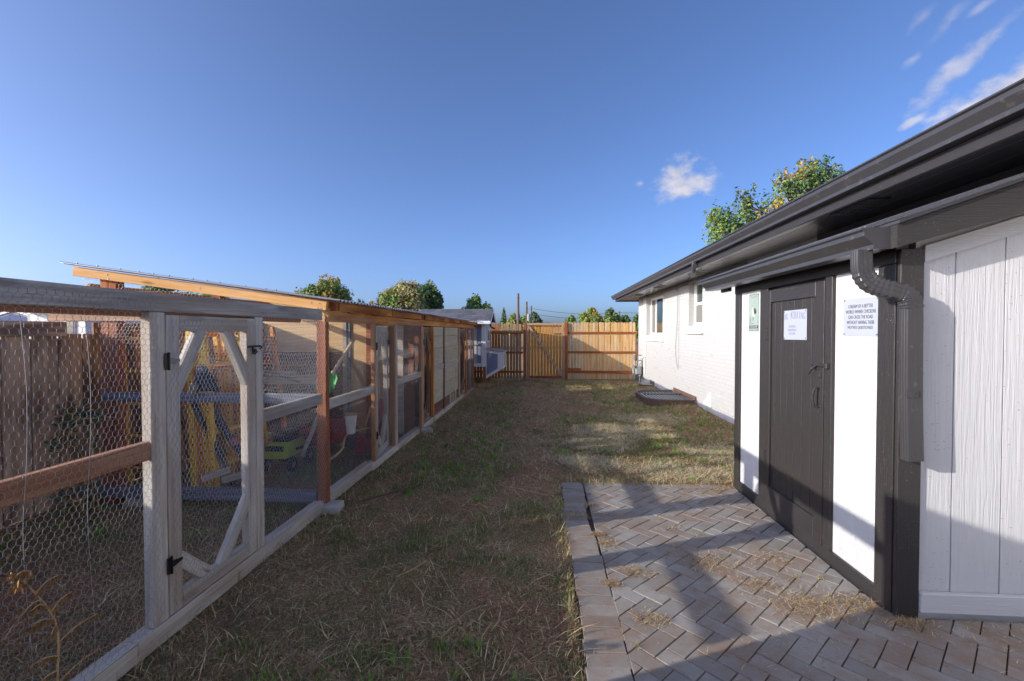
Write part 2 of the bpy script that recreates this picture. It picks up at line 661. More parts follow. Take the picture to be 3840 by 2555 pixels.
M['ink'] = plain('grey sign lettering', '#4c4c50', .6, 0, .05, 8, 0, .3)
M['ink_faded'] = plain('faded sign lettering', '#7f8499', .6, 0, .10, 30, 0, .3)
M['ink_dark'] = plain('dark sign print', '#3a3d3f', .6, 0, .05, 8, 0, .3)
M['ink_red'] = plain('red sign print', '#a0453a', .6, 0, .05, 8, 0, .3)
M['ink_white'] = plain('white sign print', '#b9bebb', .6, 0, .05, 8, 0, .3)
M['yellow'] = plain('yellow scaffold paint', '#ffc021', .5, 0, .14, 9, .1, .4, spots='#8a5a20')
M['orange_y'] = plain('worn orange scaffold paint', '#dd8834', .55, 0, .18, 9, .1, .4, spots='#6d3d1c')
M['black_plastic'] = plain('black plastic', '#17181b', .4, 0, .1, 12, .1)
M['foam'] = plain('dark grey foam tube', '#40434c', .8, 0, .1, 20, .2, .2)
M['pink'] = plain('faded pink tape', '#a8666e', .7, 0, .1, 12, 0, .2)
M['lime'] = plain('lime green plastic', '#b7cf2c', .4, 0, .06, 6, 0)
M['green'] = plain('bright green plastic', '#35b53a', .4, 0, .1, 6, 0)
M['red'] = plain('red plastic', '#98221d', .4, 0, .12, 6, 0)
M['white_plastic'] = plain('dirty white plastic', '#cfcdc8', .5, 0, .12, 10, .1)
M['blue_plastic'] = plain('dark blue plastic', '#1a2236', .45, 0, .12, 10, .1)
M['shingle'] = plain('charcoal shingle', '#5c5d64', .9, 0, .2, 60, .6, .2, each=.22)
M['hen_white'] = painted('white hen house trim', '#e6e6ea', .55, .2, 'x')
M['hen_gray'] = painted('grey blue hen house panel', '#7f86a0', .6, .2, 'x')
M['hen_pale'] = painted('pale grey hen house panel', '#b4b6bd', .6, .2, 'x')
M['meter_gray'] = plain('grey gas meter paint', '#8e9492', .5, .1, .06, 10, .05)
M['rope'] = plain('tan rope fibre', '#b59e72', .9, 0, .15, 30, .2, .2)
M['cable'] = plain('grey cable jacket', '#8f8c86', .6, 0, .15, 30, 0)
M['pole_wood'] = wood('utility pole wood', '#7a6255', '#55433a', vary=.1)
M['bark'] = wood('tree bark', '#6d5c4c', '#453a30', vary=.1)
M['twig'] = plain('dry twig', '#b79c72', .9, 0, .2, 20, .1, .1)
M['twig_leaf'] = plain('dry shrivelled leaf', '#8e6c4a', .9, 0, .25, 20, .1, .1)
M['lap_white'] = plain('white house siding', '#dcdcdc', .6, 0, .05, 4, .05)
M['roof_blue'] = plain('blue grey roof shingle', '#4c5c86', .85, 0, .15, 9, .2)
M['roof_gray'] = plain('grey roof shingle', '#8b8d93', .85, 0, .15, 9, .2)
M['siding_teal'] = plain('blue green house siding', '#4d7684', .7, 0, .08, 9, .1)


def glass_mat():
    m = NT('window glass')
    m.b.inputs['IOR'].default_value = 1.6
    return m.set(hx('#27383a'), .02, 0, 1.0)


M['glass'] = glass_mat()


def leaf(name, col, trans=.35, vary=.3):
    m = NT(name)
    tc = m.n('TexCoord')
    g = m.noise(tc.outputs['Object'], 2.3, 3, .6)
    g2 = m.noise(tc.outputs['Object'], 31, 1, .6)
    c = hx(col)
    k = m.math('ADD', m.math('MULTIPLY', g, .5), m.math('MULTIPLY', g2, .5))
    base = m.mix(m.ramp(k, [(.3, (0, 0, 0)), (.7, (1, 1, 1))]), tuple(x * (1 - vary) for x in c[:3]) + (1,), tuple(min(1, x * (1 + vary)) for x in c[:3]) + (1,))
    m.set(base, .6, spec=.25)
    tr = m.n('BsdfTranslucent')
    m.l(base, tr.inputs[0])
    ms = m.n('MixShader')
    ms.inputs[0].default_value = trans
    m.l(m.b.outputs[0], ms.inputs[1])
    m.l(tr.outputs[0], ms.inputs[2])
    m.l(ms.outputs[0], m.t.nodes['Material Output'].inputs[0])
    return m.mat


L = {}
L['green'] = leaf('green leaves', '#7d9a52')
L['deep'] = leaf('deep green leaves', '#5b7650')
L['olive'] = leaf('olive leaves', '#a19d60')
L['pale'] = leaf('pale sage leaves', '#aea67c')
L['yellow'] = leaf('yellowing leaves', '#c2a046')
L['orange'] = leaf('orange leaves', '#cf9048')
L['conifer'] = leaf('conifer needles', '#66765a', .1)
L['tuft'] = leaf('fresh tuft blades', '#83b545', .35)
L['grass'] = leaf('green grass blades', '#75894a', .3)
L['grass2'] = leaf('dull grass blades', '#8c8a62', .3)
L['dry'] = leaf('dry grass blades', '#b9a67e', .25)
L['straw'] = leaf('straw pieces', '#d9c294', .2)
L['pale'] = L['pale']
L['bleached'] = leaf('straw pieces brightened for sun', '#ecdcb6', .15)  # paler straw that carries the sunny bands in its colour
L['mulch'] = leaf('brown plant litter', '#9a7053', .1)
# ================================================================== GROUND
def ground_z(x, y):
    x, y = np.asarray(x, float), np.asarray(y, float)
    z = (fbm(x * 1.3, y * 1.3, 3) - .5) * .05 + (fbm(x * 6, y * 6, 9) - .5) * .018 - .012
    z = z + .07 * sstep(2.0, 3.05, x) * sstep(5.0, 7.0, y) * (1 - sstep(12.5, 15, y))
    z = z + .10 * np.exp(-(((x - 2.7) / .75) ** 2 + ((y - 10.3) / 1.3) ** 2))
    near = sstep(-2.6, -2.0, x) * (1 - sstep(-1.95, -1.5, x)) * sstep(-1, 0, y) * (1 - sstep(13, 14, y))
    z = z + near * .01
    z = z + .08 * sstep(12.6, 13.6, y) * (1 - sstep(-2.6, -1.2, x)) * (1 - sstep(15, 16, y))
    pat = sstep(.16, .28, x) * (1 - sstep(4.70, 4.84, y))
    return z * (1 - pat) + pat * (-.045)


xs = np.concatenate([[-600, -250, -120, -60, -35, -20, -14, -10, -8], np.arange(-7, 4.6, .09), [6, 9, 14, 22, 40, 90, 200, 600]])
ys = np.concatenate([[-300, -90, -30, -12, -6, -4], np.arange(-2, 16.6, .09), [18, 21, 26, 34, 48, 75, 130, 260, 700]])
GX, GY = np.meshgrid(xs, ys)
gz = ground_z(GX, GY)
gv = np.stack([GX.ravel(), GY.ravel(), gz.ravel()], 1)
ii = np.arange(len(ys) - 1)[:, None] * len(xs) + np.arange(len(xs) - 1)[None, :]
ii = ii.ravel()
gf = np.stack([ii, ii + 1, ii + 1 + len(xs), ii + len(xs)], 1)


def ground_mat():
    m = NT('trodden lawn soil')
    tc = m.n('TexCoord')
    v = tc.outputs['Object']
    a = m.noise(v, 1.1, 6, .6)
    b = m.noise(v, 9, 6, .65)
    f = m.noise(v, 70, 4, .65, .5)
    soil = m.ramp(f, [(.3, hx('#523b2d')), (.5, hx('#a57a5d')), (.7, hx('#cfa888'))])
    thatch = m.ramp(f, [(.32, hx('#584834')), (.55, hx('#ae9570')), (.72, hx('#d8c19c'))])
    k = m.math('ADD', m.math('MULTIPLY', a, .6), m.math('MULTIPLY', b, .4))
    base = m.mix(m.ramp(k, [(.40, (0, 0, 0)), (.56, (1, 1, 1))]), soil, thatch)
    red = m.noise(v, .7, 3, .5)
    base = m.mix(m.math('MULTIPLY', m.ramp(red, [(.5, (0, 0, 0)), (.68, (1, 1, 1))]), .5), base, hx('#8a5d48'))
    m.bump(m.math('ADD', f, b), .8, .02)
    return m.set(base, .95, spec=.1)


g = soup('lawn_ground', gv, gf, [ground_mat()], smooth=True)
tag(g, 'patchy dry lawn and bare brown soil between the runs and the house', None, None, 'structure')

# ================================================================== PATIO (herringbone pavers)
def paver_mat():
    m = NT('grey concrete paver')
    v, r = m.coords()
    tc = m.n('TexCoord')
    geo = m.n('NewGeometry')
    big = m.noise(geo.outputs['Position'], 2.3, 5, .6)
    med = m.noise(geo.outputs['Position'], 11, 5, .65)
    fine = m.noise(v, 160, 3, .6)
    base = m.ramp(m.math('ADD', m.math('MULTIPLY', fine, .6), m.math('MULTIPLY', r, .4)), [(.15, hx('#858079')), (.85, hx('#a8a39c'))])
    dirt = m.ramp(m.math('ADD', m.math('MULTIPLY', big, .6), m.math('MULTIPLY', med, .4)), [(.44, (0, 0, 0)), (.60, (1, 1, 1))])
    base = m.mix(m.math('MULTIPLY', dirt, .6), base, hx('#8a6c54'))
    pit = m.noise(v, 60, 2, .5)
    base = m.mix(m.ramp(pit, [(.68, (0, 0, 0)), (.74, (.6, .6, .6))]), base, hx('#4d4a49'))
    m.bump(m.math('ADD', fine, med), .35, .003)
    return m.set(base, .85, spec=.2)


PV = paver_mat()
PV2 = plain('paver joint sand', '#5f5044', .95, 0, .3, 40, .6, .1)
patio = empty('patio', (0.2, 4.85, 0), 'grey herringbone paver patio with a soldier edge beside the black and white shed')
patio['kind'] = 'structure'
del patio['label']
bed = MB().box((.185, -1.5, -.2), (4.6, 4.86, -.022)).build('joint_sand', PV2, patio)
bed['kind'] = 'stuff'


def clip(poly, n, d):
    """keep the part of a polygon with dot(n,p) <= d"""
    out = []
    for i in range(len(poly)):
        a, b = poly[i], poly[(i + 1) % len(poly)]
        da, db = n[0] * a[0] + n[1] * a[1] - d, n[0] * b[0] + n[1] * b[1] - d
        if da <= 0: out.append(a)
        if (da < 0 < db) or (db < 0 < da):
            t = da / (da - db)
            out.append((a[0] + (b[0] - a[0]) * t, a[1] + (b[1] - a[1]) * t))
    return out


def area(p):
    return abs(sum(p[i][0] * p[(i + 1) % len(p)][1] - p[(i + 1) % len(p)][0] * p[i][1] for i in range(len(p)))) / 2


def inset_poly(p, d):
    c = (sum(q[0] for q in p) / len(p), sum(q[1] for q in p) / len(p))
    s = sum(p[i][0] * p[(i + 1) % len(p)][1] - p[(i + 1) % len(p)][0] * p[i][1] for i in range(len(p)))
    sg = 1 if s > 0 else -1
    n = len(p)
    lines = []
    for i in range(n):
        a, b = Vector(p[i]), Vector(p[(i + 1) % n])
        e = (b - a)
        if e.length < 1e-6: continue
        e.normalize()
        nn = Vector((e.y, -e.x)) * sg
        lines.append((nn, nn.dot(a) - d))
    out = list(p)
    for nn, dd in lines:
        out = clip(out, nn, dd)
    return out


def paver_mesh(poly, th=.06, c=.0022):
    """a slab with a chamfered top edge, top at z 0"""
    b = MB()
    inn = inset_poly(poly, c)
    n = len(poly)
    if len(inn) != n:
        inn = [(q[0], q[1]) for q in poly]
    vs = [(*q, 0.0) for q in inn] + [(*q, -c) for q in poly] + [(*q, -th) for q in poly]
    fs = [tuple(range(n))]
    for i in range(n):
        j = (i + 1) % n
        fs += [(i, i + n, j + n, j), (i + n, i + 2 * n, j + 2 * n, j + n)]
    s = sum(poly[i][0] * poly[(i + 1) % n][1] - poly[(i + 1) % n][0] * poly[i][1] for i in range(n))
    if s < 0:
        fs = [tuple(reversed(f)) for f in fs]
    b.add(vs, fs)
    return b


PO, U0 = Vector((.472, 2.325)), .1035
uu, ww = Vector((.7071, .7071)), Vector((.7071, -.7071))
jt = .0028
full = {}
loose = []      # (distance, polygon, centre)
for a in range(-45, 60):
    for b_ in range(-45, 60):
        s = (a - b_) % 4
        if s == 0: rect = (a, b_, a + 2, b_ + 1)
        elif s == 2: rect = (a, b_ - 1, a + 1, b_ + 1)
        else: continue
        q = [(rect[0] * U0 + jt, rect[1] * U0 + jt), (rect[2] * U0 - jt, rect[1] * U0 + jt), (rect[2] * U0 - jt, rect[3] * U0 - jt), (rect[0] * U0 + jt, rect[3] * U0 - jt)]
        P = [tuple(PO + uu * p[0] + ww * p[1]) for p in q]
        c = (sum(p[0] for p in P) / 4, sum(p[1] for p in P) / 4)
        if c[0] < .2 or c[0] > 4.3 or c[1] < -1.2 or c[1] > 4.95: continue
        A0 = area(P)
        K = clip(P, (-1, 0), -.420)
        K = clip(K, (0, 1), 4.765) if K else K
        K = clip(K, (0, -1), 1.1) if K else K
        if K and c[1] > 2.74:
            K = clip(K, (1, 0), 1.955)
        elif K and c[0] > 1.96:
            K = clip(K, (0, 1), 2.665)
        if not K or len(K) < 3 or area(K) < .0006: continue
        cut = abs(area(K) - A0) > 1e-6
        loose.append((K, c, cut, s))


def seen(c):
    """rough test: paver inside the photograph's field of view"""
    x, y = c
    dx = x * math.cos(R(4.02)) + y * math.sin(R(4.02))
    dy = -x * math.sin(R(4.02)) + y * math.cos(R(4.02))
    return dy > 1.9 and abs(dx) < dy * 1.13 + .1


cand = sorted([k for k in loose if seen(k[1])], key=lambda k: k[1][0] ** 2 + k[1][1] ** 2)
single = cand[:268]
sid = {id(k) for k in single}
rest = [k for k in loose if id(k) not in sid]
for K, c, cut, s in single:
    tilt = Matrix.Translation((c[0], c[1], rnd.uniform(-.002, .0015))) @ Matrix.Rotation(rnd.gauss(0, .003), 4, 'X') @ Matrix.Rotation(rnd.gauss(0, .003), 4, 'Y') @ Matrix.Rotation(rnd.gauss(0, .008), 4, 'Z')
    if cut or s not in full:
        loc = [(p[0] - c[0], p[1] - c[1]) for p in K]
        me = paver_mesh(loc).mesh('paver', PV)
        if not cut: full[s] = me
    else:
        me = full[s]
    put(bpy.data.objects.new('paver', me), tilt, patio)
rb = MB()
for K, c, cut, s in rest:
    h = rnd.uniform(-.004, .003)
    m_ = paver_mesh(K)
    rb.add([(p[0], p[1], p[2] + h) for p in m_.v], m_.f)
ro = rb.build('paver_field', PV, patio)
ro['kind'] = 'stuff'
# soldier course along the lawn, and a row along the far edge
sm = paver_mesh([(-.105, -.0475), (.105, -.0475), (.105, .0475), (-.105, .0475)]).mesh('paver', PV)
y = 1.62
k = 0
while y < 4.86:
    off = .012 * math.sin(y * 1.9) + (.02 if 3.7 < y < 4.2 else 0)
    T = Matrix.Translation((.302 - off + rnd.uniform(-.006, .006), y, rnd.uniform(-.004, .003))) @ Matrix.Rotation(rnd.gauss(0, .010) + .012, 4, 'Z') @ Matrix.Rotation(rnd.gauss(0, .006), 4, 'Y')
    put(bpy.data.objects.new('paver', sm), T, patio)
    y += .0995
x = .475
while x < 1.9:
    T = Matrix.Translation((x, 4.82, rnd.uniform(-.006, .004))) @ Matrix.Rotation(math.pi / 2 + rnd.gauss(0, .015), 4, 'Z') @ Matrix.Diagonal((.48, 1, 1, 1))
    put(bpy.data.objects.new('paver', sm), T, patio)
    x += .1
smb = MB()
for i in range(28):
    m_ = paver_mesh([(-.105, -.0475), (.105, -.0475), (.105, .0475), (-.105, .0475)])
    smb.add([(p[0] + .302, p[1] + 1.52 - .0995 * i, p[2]) for p in m_.v], m_.f)
o = smb.build('paver_edge', PV, patio)
o['kind'] = 'stuff'

# ================================================================== BRICK HOUSE
HX = 3.10
house = empty('brick_house', (HX, 9, 0), 'white painted brick house with dark gutters and a black soffit', 'house')
YN, YF = -4.0, 15.25        # near and far end of the wall
w1 = (12.12, 14.05, 1.50, 2.60)
w2 = (9.20, 10.05, 1.72, 2.66)
# mortar backing with window openings, as wall slabs
wb = MB()
WX0, WX1 = HX + .006, HX + .28
wb.box((WX0, YN, .2), (WX1, w2[0], 2.69))
wb.box((WX0, w2[0], .2), (WX1, w2[1], w2[2]))
wb.box((WX0, w2[0], w2[3]), (WX1, w2[1], 2.69))
wb.box((WX0, w2[1], .2), (WX1, w1[0], 2.69))
wb.box((WX0, w1[0], .2), (WX1, w1[1], w1[2]))
wb.box((WX0, w1[0], w1[3]), (WX1, w1[1], 2.69))
wb.box((WX0, w1[1], .2), (WX1, YF, 2.69))
wb.box((WX1, YF - .2, .2), (12, YF, 2.69))
wb.box((WX1, YN, .2), (12, YN + .2, 2.69))
wb.build('wall', M['mortar_white'], house)
fb = MB()
fb.box((HX + .03, YN, -.3), (HX + .3, YF, .2))
for yy in (8.3, 8.85, 11.9, 12.75, 13.35):
    fb.box((HX + .022, yy, .0), (HX + .04, yy + .36, .19), .004)
fb.build('foundation', M['foundation'], house)
# bricks: running bond, each visible brick its own object; the farther ones joined
BL, BH, MJ = .196, .062, .0085
bm_full = MB().add(*chbox(.10, BL, BH, .003)).mesh('brick', M['brick_white'])
bricks = []
row = 0
z = .215
while z + BH / 2 < 2.68:
    y = 4.6 + (row % 2) * (BL + MJ) / 2
    zc = z + BH / 2
    while y < YF - .05:
        a, b = y, min(y + BL, YF + .003)
        segs = [(a, b)]
        for (o0, o1, oz0, oz1) in (w1, w2):
            if oz0 - BH * .4 < zc < oz1:
                ns = []
                for s0, s1 in segs:
                    if s1 <= o0 or s0 >= o1: ns.append((s0, s1))
                    else:
                        if s0 < o0 - .02: ns.append((s0, o0 + .003))
                        if s1 > o1 + .02: ns.append((o1 - .003, s1))
                segs = ns
        for s0, s1 in segs:
            bricks.append((s0, s1, zc))
        y += BL + MJ
    z += BH + MJ
    row += 1
vis = [k for k in bricks if k[0] > 7.15]
vis.sort(key=lambda k: k[0])
near_b = vis[:300]
nset = set(near_b)
for s0, s1, zc in near_b:
    T = Matrix.Translation((HX + .0545 + rnd.gauss(0, .0007), (s0 + s1) / 2, zc)) @ Matrix.Rotation(rnd.gauss(0, .004), 4, 'Z')
    if abs(s1 - s0 - BL) < .002:
        me = bm_full
    else:
        me = MB().add(*chbox(.10, s1 - s0, BH, .003)).mesh('brick', M['brick_white'])
    put(bpy.data.objects.new('brick', me), T, house)
fbk = MB()
for s0, s1, zc in bricks:
    if (s0, s1, zc) in nset: continue
    dx = rnd.gauss(0, .001)
    fbk.add([(p[0] + HX + .0545 + dx, p[1] + (s0 + s1) / 2, p[2] + zc) for p in chbox(.10, s1 - s0, BH, .003)[0]], chbox(.10, s1 - s0, BH, .003)[1])
o = fbk.build('brickwork', M['brick_white'], house)
o['kind'] = 'stuff'
# windows, set back in their openings
def window(y0, y1, z0, z1, kind):
    X = HX + .12
    f = MB()
    t = .045
    f.box((X, y0, z0), (X + .07, y0 + t, z1), .004)
    f.box((X, y1 - t, z0), (X + .07, y1, z1), .004)
    f.box((X, y0 + t, z0), (X + .07, y1 - t, z0 + t), .004)
    f.box((X, y0 + t, z1 - t), (X + .07, y1 - t, z1), .004)
    fr = f.build('window', M['frame_white'], house, origin=(X, (y0 + y1) / 2, (z0 + z1) / 2))
    def sash(a, b, c, d, dx, nm='sash'):
        s = MB()
        q = .028
        s.box((X + dx, a, c), (X + dx + .03, a + q, d), .003)
        s.box((X + dx, b - q, c), (X + dx + .03, b, d), .003)
        s.box((X + dx, a + q, c), (X + dx + .03, b - q, c + q), .003)
        s.box((X + dx, a + q, d - q), (X + dx + .03, b - q, d), .003)
        s.build(nm, M['frame_white'], fr)
    def pane(a, b, c, d, dx, nm, mt):
        MB().box((X + dx, a, c), (X + dx + .006, b, d)).build(nm, mt, fr)
    if kind == 'slider':
        ym = y0 + (y1 - y0) * .28
        ym2 = y1 - (y1 - y0) * .30
        for a, b, nm, mt in ((y0 + t, ym, 'screen', M['screen']), (ym, ym2, 'pane', M['glass']), (ym2, y1 - t, 'screen', M['screen'])):
            sash(a, b, z0 + t, z1 - t, .015)
            pane(a + .027, b - .027, z0 + t + .027, z1 - t - .027, .028, nm, mt)
    else:
        zm = z0 + (z1 - z0) * .48
        sash(y0 + t, y1 - t, z0 + t, zm + .02, .008)
        pane(y0 + t + .027, y1 - t - .027, z0 + t + .027, zm, .02, 'screen', M['screen'])
        sash(y0 + t, y1 - t, zm + .02, z1 - t, .022)
        pane(y0 + t + .027, y1 - t - .027, zm + .048, z1 - t - .027, .036, 'pane', M['glass'])
    # sloping painted rowlock sill
    s = MB()
    s.prism([(HX - .055, z0 - .155), (HX + .125, z0 - .155), (HX + .125, z0 + .005), (HX + .1, z0 + .005), (HX - .055, z0 - .06)], 'y', y0 - .10, y1 + .04)
    so = s.build('sill', M['sill_white'], house, fix=True)
    return fr


window(*w1, 'slider')
window(*w2, 'double')
# chipped render wedge low on the wall
wd = MB()
wd.add([(HX - .012, 9.1, .20), (HX - .012, 8.72, .20), (HX - .012, 8.75, .45), (HX + .004, 9.12, .19), (HX + .004, 8.7, .19), (HX + .004, 8.72, .47)], [(0, 2, 1), (0, 3, 5, 2), (2, 5, 4, 1), (0, 1, 4, 3)])
wd.build('render_patch', M['foundation'], house, fix=True)
# eave: soffit boards, fascia, gutter, roof
FX, SZ = 2.50, 2.681
for a, b in ((FX + .03, 2.68), (2.684, 2.88), (2.884, HX + .1)):
    MB().box((a, YN, SZ), (b, 16.2, SZ + .02), .002).build('soffit', M['soffit'], house)
MB().box((FX - .002, YN, SZ - .03), (FX + .028, 16.22, SZ + .16), .003).build('fascia', M['black_paint'], house)
MB().box((FX + .03, 16.2, SZ - .03), (12, 16.225, SZ + .13), .003).build('fascia', M['black_paint'], house)
MB().box((HX - .02, YN, SZ - .20), (HX + .001, 5.4, SZ - .001), .002).build('frieze', M['black_paint'], house)
# K-style gutter as an open trough
def gutter(name, x0, y0, y1, zb, zt, w, parent, mat):
    """x0: outer lip; the back sits at x0 + w"""
    h = zt - zb
    out = [(0, h), (-.004, h - .012), (.012, h - .02), (.012, h * .62), (.05 * w / .12, h * .22), (.05 * w / .12, 0), (w, 0), (w, h)]
    inn = [(w - .003, h), (w - .003, .003), (.053 * w / .12, .003), (.053 * w / .12, h * .23), (.016, h * .63), (.016, h - .016), (.004, h - .004)]
    ring = out + inn
    b = MB()
    n = len(ring)
    vs = [(x0 + p[0], y, zb + p[1]) for y in (y0, y1) for p in ring]
    fs = [(i, (i + 1) % n, (i + 1) % n + n, i + n) for i in range(n)]
    b.add(vs, fs)
    for y in (y0, y1):
        b.poly([(x0 + p[0], y, zb + p[1]) for p in out])
    return b.build(name, mat, parent, fix=True)


gutter('gutter', FX - .125, YN, 16.42, 2.735, 2.862, .122, house, M['gutter'])
for yy in (1.2, 4.4, 7.5, 10.6, 13.7):
    gutter('gutter_seam', FX - .1275, yy, yy + .035, 2.7325, 2.8635, .1265, house, M['gutter'])
rf = MB()
rf.prism([(FX - .07, 2.872), (FX - .07, 2.89), (7.6, 3.99), (12.5, 2.89), (12.5, 2.85), (7.6, 3.95)], 'y', YN - .2, 16.4)
rf.build('roof', M['shingle'], house, fix=True)
gable = MB()
gable.prism([(HX, 2.7), (12, 2.7), (7.6, 3.9)], 'y', YF - .2, YF)
gable.build('gable_wall', M['lap_white'], house, fix=True)
# soffit vents
for y, x in ((13.2, 2.72), (10.9, 2.74), (8.3, 2.76), (3.9, 2.68)):
    v = MB()
    v.box((x - .06, y, SZ - .012), (x + .12, y + .5, SZ - .001), .002)
    vo = v.build('soffit_vent', M['gutter'] if y < 5 else M['hen_pale'], house)
    s = MB()
    for i in range(9):
        for j in range(2):
            s.box((x - .05 + j * .085, y + .03 + i * .05, SZ - .02), (x + .025 + j * .085, y + .055 + i * .05, SZ - .0125), .001)
    s.build('louvre', M['gutter'] if y < 5 else M['screen'], vo)


def sweep_rect(path, w, d, widthdir, ring_spans=(), ribs=True):
    """rectangular pipe along a path; w along 'widthdir' projected, rings bulge inside the elbows"""
    path = [Vector(p) for p in path]
    b = MB()
    prof = []
    for q0, q1 in (((1, -1), (1, 1)), ((1, 1), (-1, 1)), ((-1, 1), (-1, -1)), ((-1, -1), (1, -1))):
        for k in range(14):
            u = k / 14
            x_, y_ = q0[0] + (q1[0] - q0[0]) * u, q0[1] + (q1[1] - q0[1]) * u
            # rounded corner and pressed ribs along every face
            mid = 1 - abs(2 * u - 1)
            rib = (.955 if (k % 4 == 2) else 1.0) if .2 < mid else 1.0 - .09 * (.2 - mid) / .2
            prof.append((x_ * w / 2 * rib, y_ * d / 2 * rib))
    n = len(prof)
    wd_ = Vector(widthdir)
    rows = []
    for i, p in enumerate(path):
        t = (path[min(i + 1, len(path) - 1)] - path[max(i - 1, 0)]).normalized()
        sd = wd_.normalized()
        a = t.cross(sd).normalized()
        sd = a.cross(t).normalized()
        k = 1.0
        for r0, r1 in ring_spans:
            if r0 <= i <= r1 and i % 2: k = 1.10
        rows.append([p + a * q[0] * k + sd * q[1] * k for q in prof])
    for r in rows: b.v += [tuple(q) for q in r]
    for i in range(len(rows) - 1):
        for k in range(n):
            k2 = (k + 1) % n
            b.f.append((i * n + k, i * n + k2, (i + 1) * n + k2, (i + 1) * n + k))
            b.m.append(0)
    b.f.append(tuple(range(n))); b.m.append(0)
    b.f.append(tuple((len(rows) - 1) * n + k for k in range(n))); b.m.append(0)
    return b


# short elbow under the high gutter
pth = catmull([(FX - .07, 7.62, 2.75), (FX - .07, 7.62, 2.68), (FX - .05, 7.68, 2.61), (FX + .0, 7.86, 2.575), (FX + .02, 8.0, 2.57)], 6)
sweep_rect(pth, .075, .055, (1, 0, 0), ((7, 19),)).build('downspout', M['downspout'], house, fix=True)
# cables along the soffit and hanging down the wall
cb = MB()
for k in range(3):
    P = [(HX - .012 - .006 * k, y, SZ - .02 - .018 * k - .02 * abs(math.sin(y * (1.3 + .4 * k)))) for y in np.arange(7.2, 14.6, .35)]
    cb.tube(P, .006 + .002 * (k == 1), 5)
cb.build('soffit_cable', M['cable'], house)
hc = MB()
hc.tube(catmull([(HX - .02, 10.85, SZ - .03), (HX - .015, 10.8, 2.2), (HX - .012, 10.86, 1.7), (HX - .012, 10.95, 1.2), (HX - .012, 10.88, .9), (HX - .02, 10.72, .74)], 6), .006, 5)
hc.tube(catmull([(HX - .016, 10.72, SZ - .05), (HX - .012, 10.68, 2.2), (HX - .010, 10.7, 1.5), (HX - .010, 10.72, .78)], 6), .0035, 5)
for r_ in (.05, .07, .06):
    hc.tube([(HX - .03, 10.85 + r_ * math.cos(t), SZ - .07 + r_ * .7 * math.sin(t)) for t in np.linspace(0, 6.2, 14)], .006, 5)
hc.build('hanging_cable', M['cable'], house)
for yy, zb in ((14.32, .83), (14.12, .52)):
    p = MB()
    if zb > .7:
        p.tube([(HX - .02, yy, 2.69), (HX - .02, yy, .84), (HX - .03, yy + .04, .80), (HX - .03, yy + .38, .79)], .013, 8)
    else:
        p.tube([(HX - .02, yy, 2.69), (HX - .02, yy, .86), (HX - .03, yy + .06, .78), (HX - .03, yy + .06, .3)], .013, 8)
    p.build('conduit', M['frame_white'], house)

# ================================================================== LEAN-TO SHED
DX, DY = 1.97, 2.70
shed = empty('lean_to_shed', (DX, DY, 0), 'black and white lean-to shed with a plank door against the house', 'shed')
bx = lambda nm, lo, hi, mt, c=.004, par=shed: MB().box(lo, hi, c).build(nm, mt, par)


def vboard(nm, lo, hi, mt, par=shed, c=.003):
    """an upright board whose grain runs up: long side along local x"""
    lo, hi = Vector(lo), Vector(hi)
    d = hi - lo
    ce = (lo + hi) / 2
    Mx = Matrix.Translation(ce) @ Matrix(((0, 0, -1), (0, 1, 0), (1, 0, 0))).to_4x4()
    vs, fs = chbox(d.z, d.y, d.x, c)
    return put(bpy.data.objects.new(nm, MB().add(vs, fs).mesh(nm, mt)), Mx, par)


def hboard_y(nm, lo, hi, mt, par=shed, c=.003):
    """a board lying along world y with the grain along it"""
    lo, hi = Vector(lo), Vector(hi)
    d = hi - lo
    ce = (lo + hi) / 2
    Mx = Matrix.Translation(ce) @ Matrix(((0, -1, 0), (1, 0, 0), (0, 0, 1))).to_4x4()
    vs, fs = chbox(d.y, d.x, d.z, c)
    return put(bpy.data.objects.new(nm, MB().add(vs, fs).mesh(nm, mt)), Mx, par)


# side with the door (faces the yard)
for (a, b) in ((2.835, 3.051), (3.0525, 3.262)):
    vboard('siding_plank', (DX + .018, a, .03), (DX + .034, b, 1.995), M['white_siding'])
for (a, b) in ((4.30, 4.461), (4.4625, 4.622), (4.6235, 4.74)):
    vboard('siding_plank', (DX + .018, a, .08), (DX + .034, b, 1.99), M['white_siding'])
bx('backing', (DX + .036, DY + .02, -.05), (DX + .08, 4.83, 2.12), M['black_paint'])
hboard_y('sill_board', (DX - .004, 2.82, -.06), (DX + .017, 4.84, .088), M['black_paint'])
hboard_y('header_beam', (DX - .008, 2.70, 1.985), (DX + .033, 4.85, 2.105), M['black_paint'])
vboard('corner_board', (DX - .003, 2.705, -.06), (DX + .017, 2.838, 1.984), M['black_paint_v'])
vboard('corner_board', (DX - .002, 4.74, -.04), (DX + .034, 4.85, 1.984), M['black_paint_v'])
vboard('jamb', (DX - .008, 3.258, .02), (DX + .030, 3.335, 1.984), M['black_paint_v'])
vboard('jamb', (DX - .006, 4.165, .09), (DX + .030, 4.30, 1.984), M['black_paint_v'])
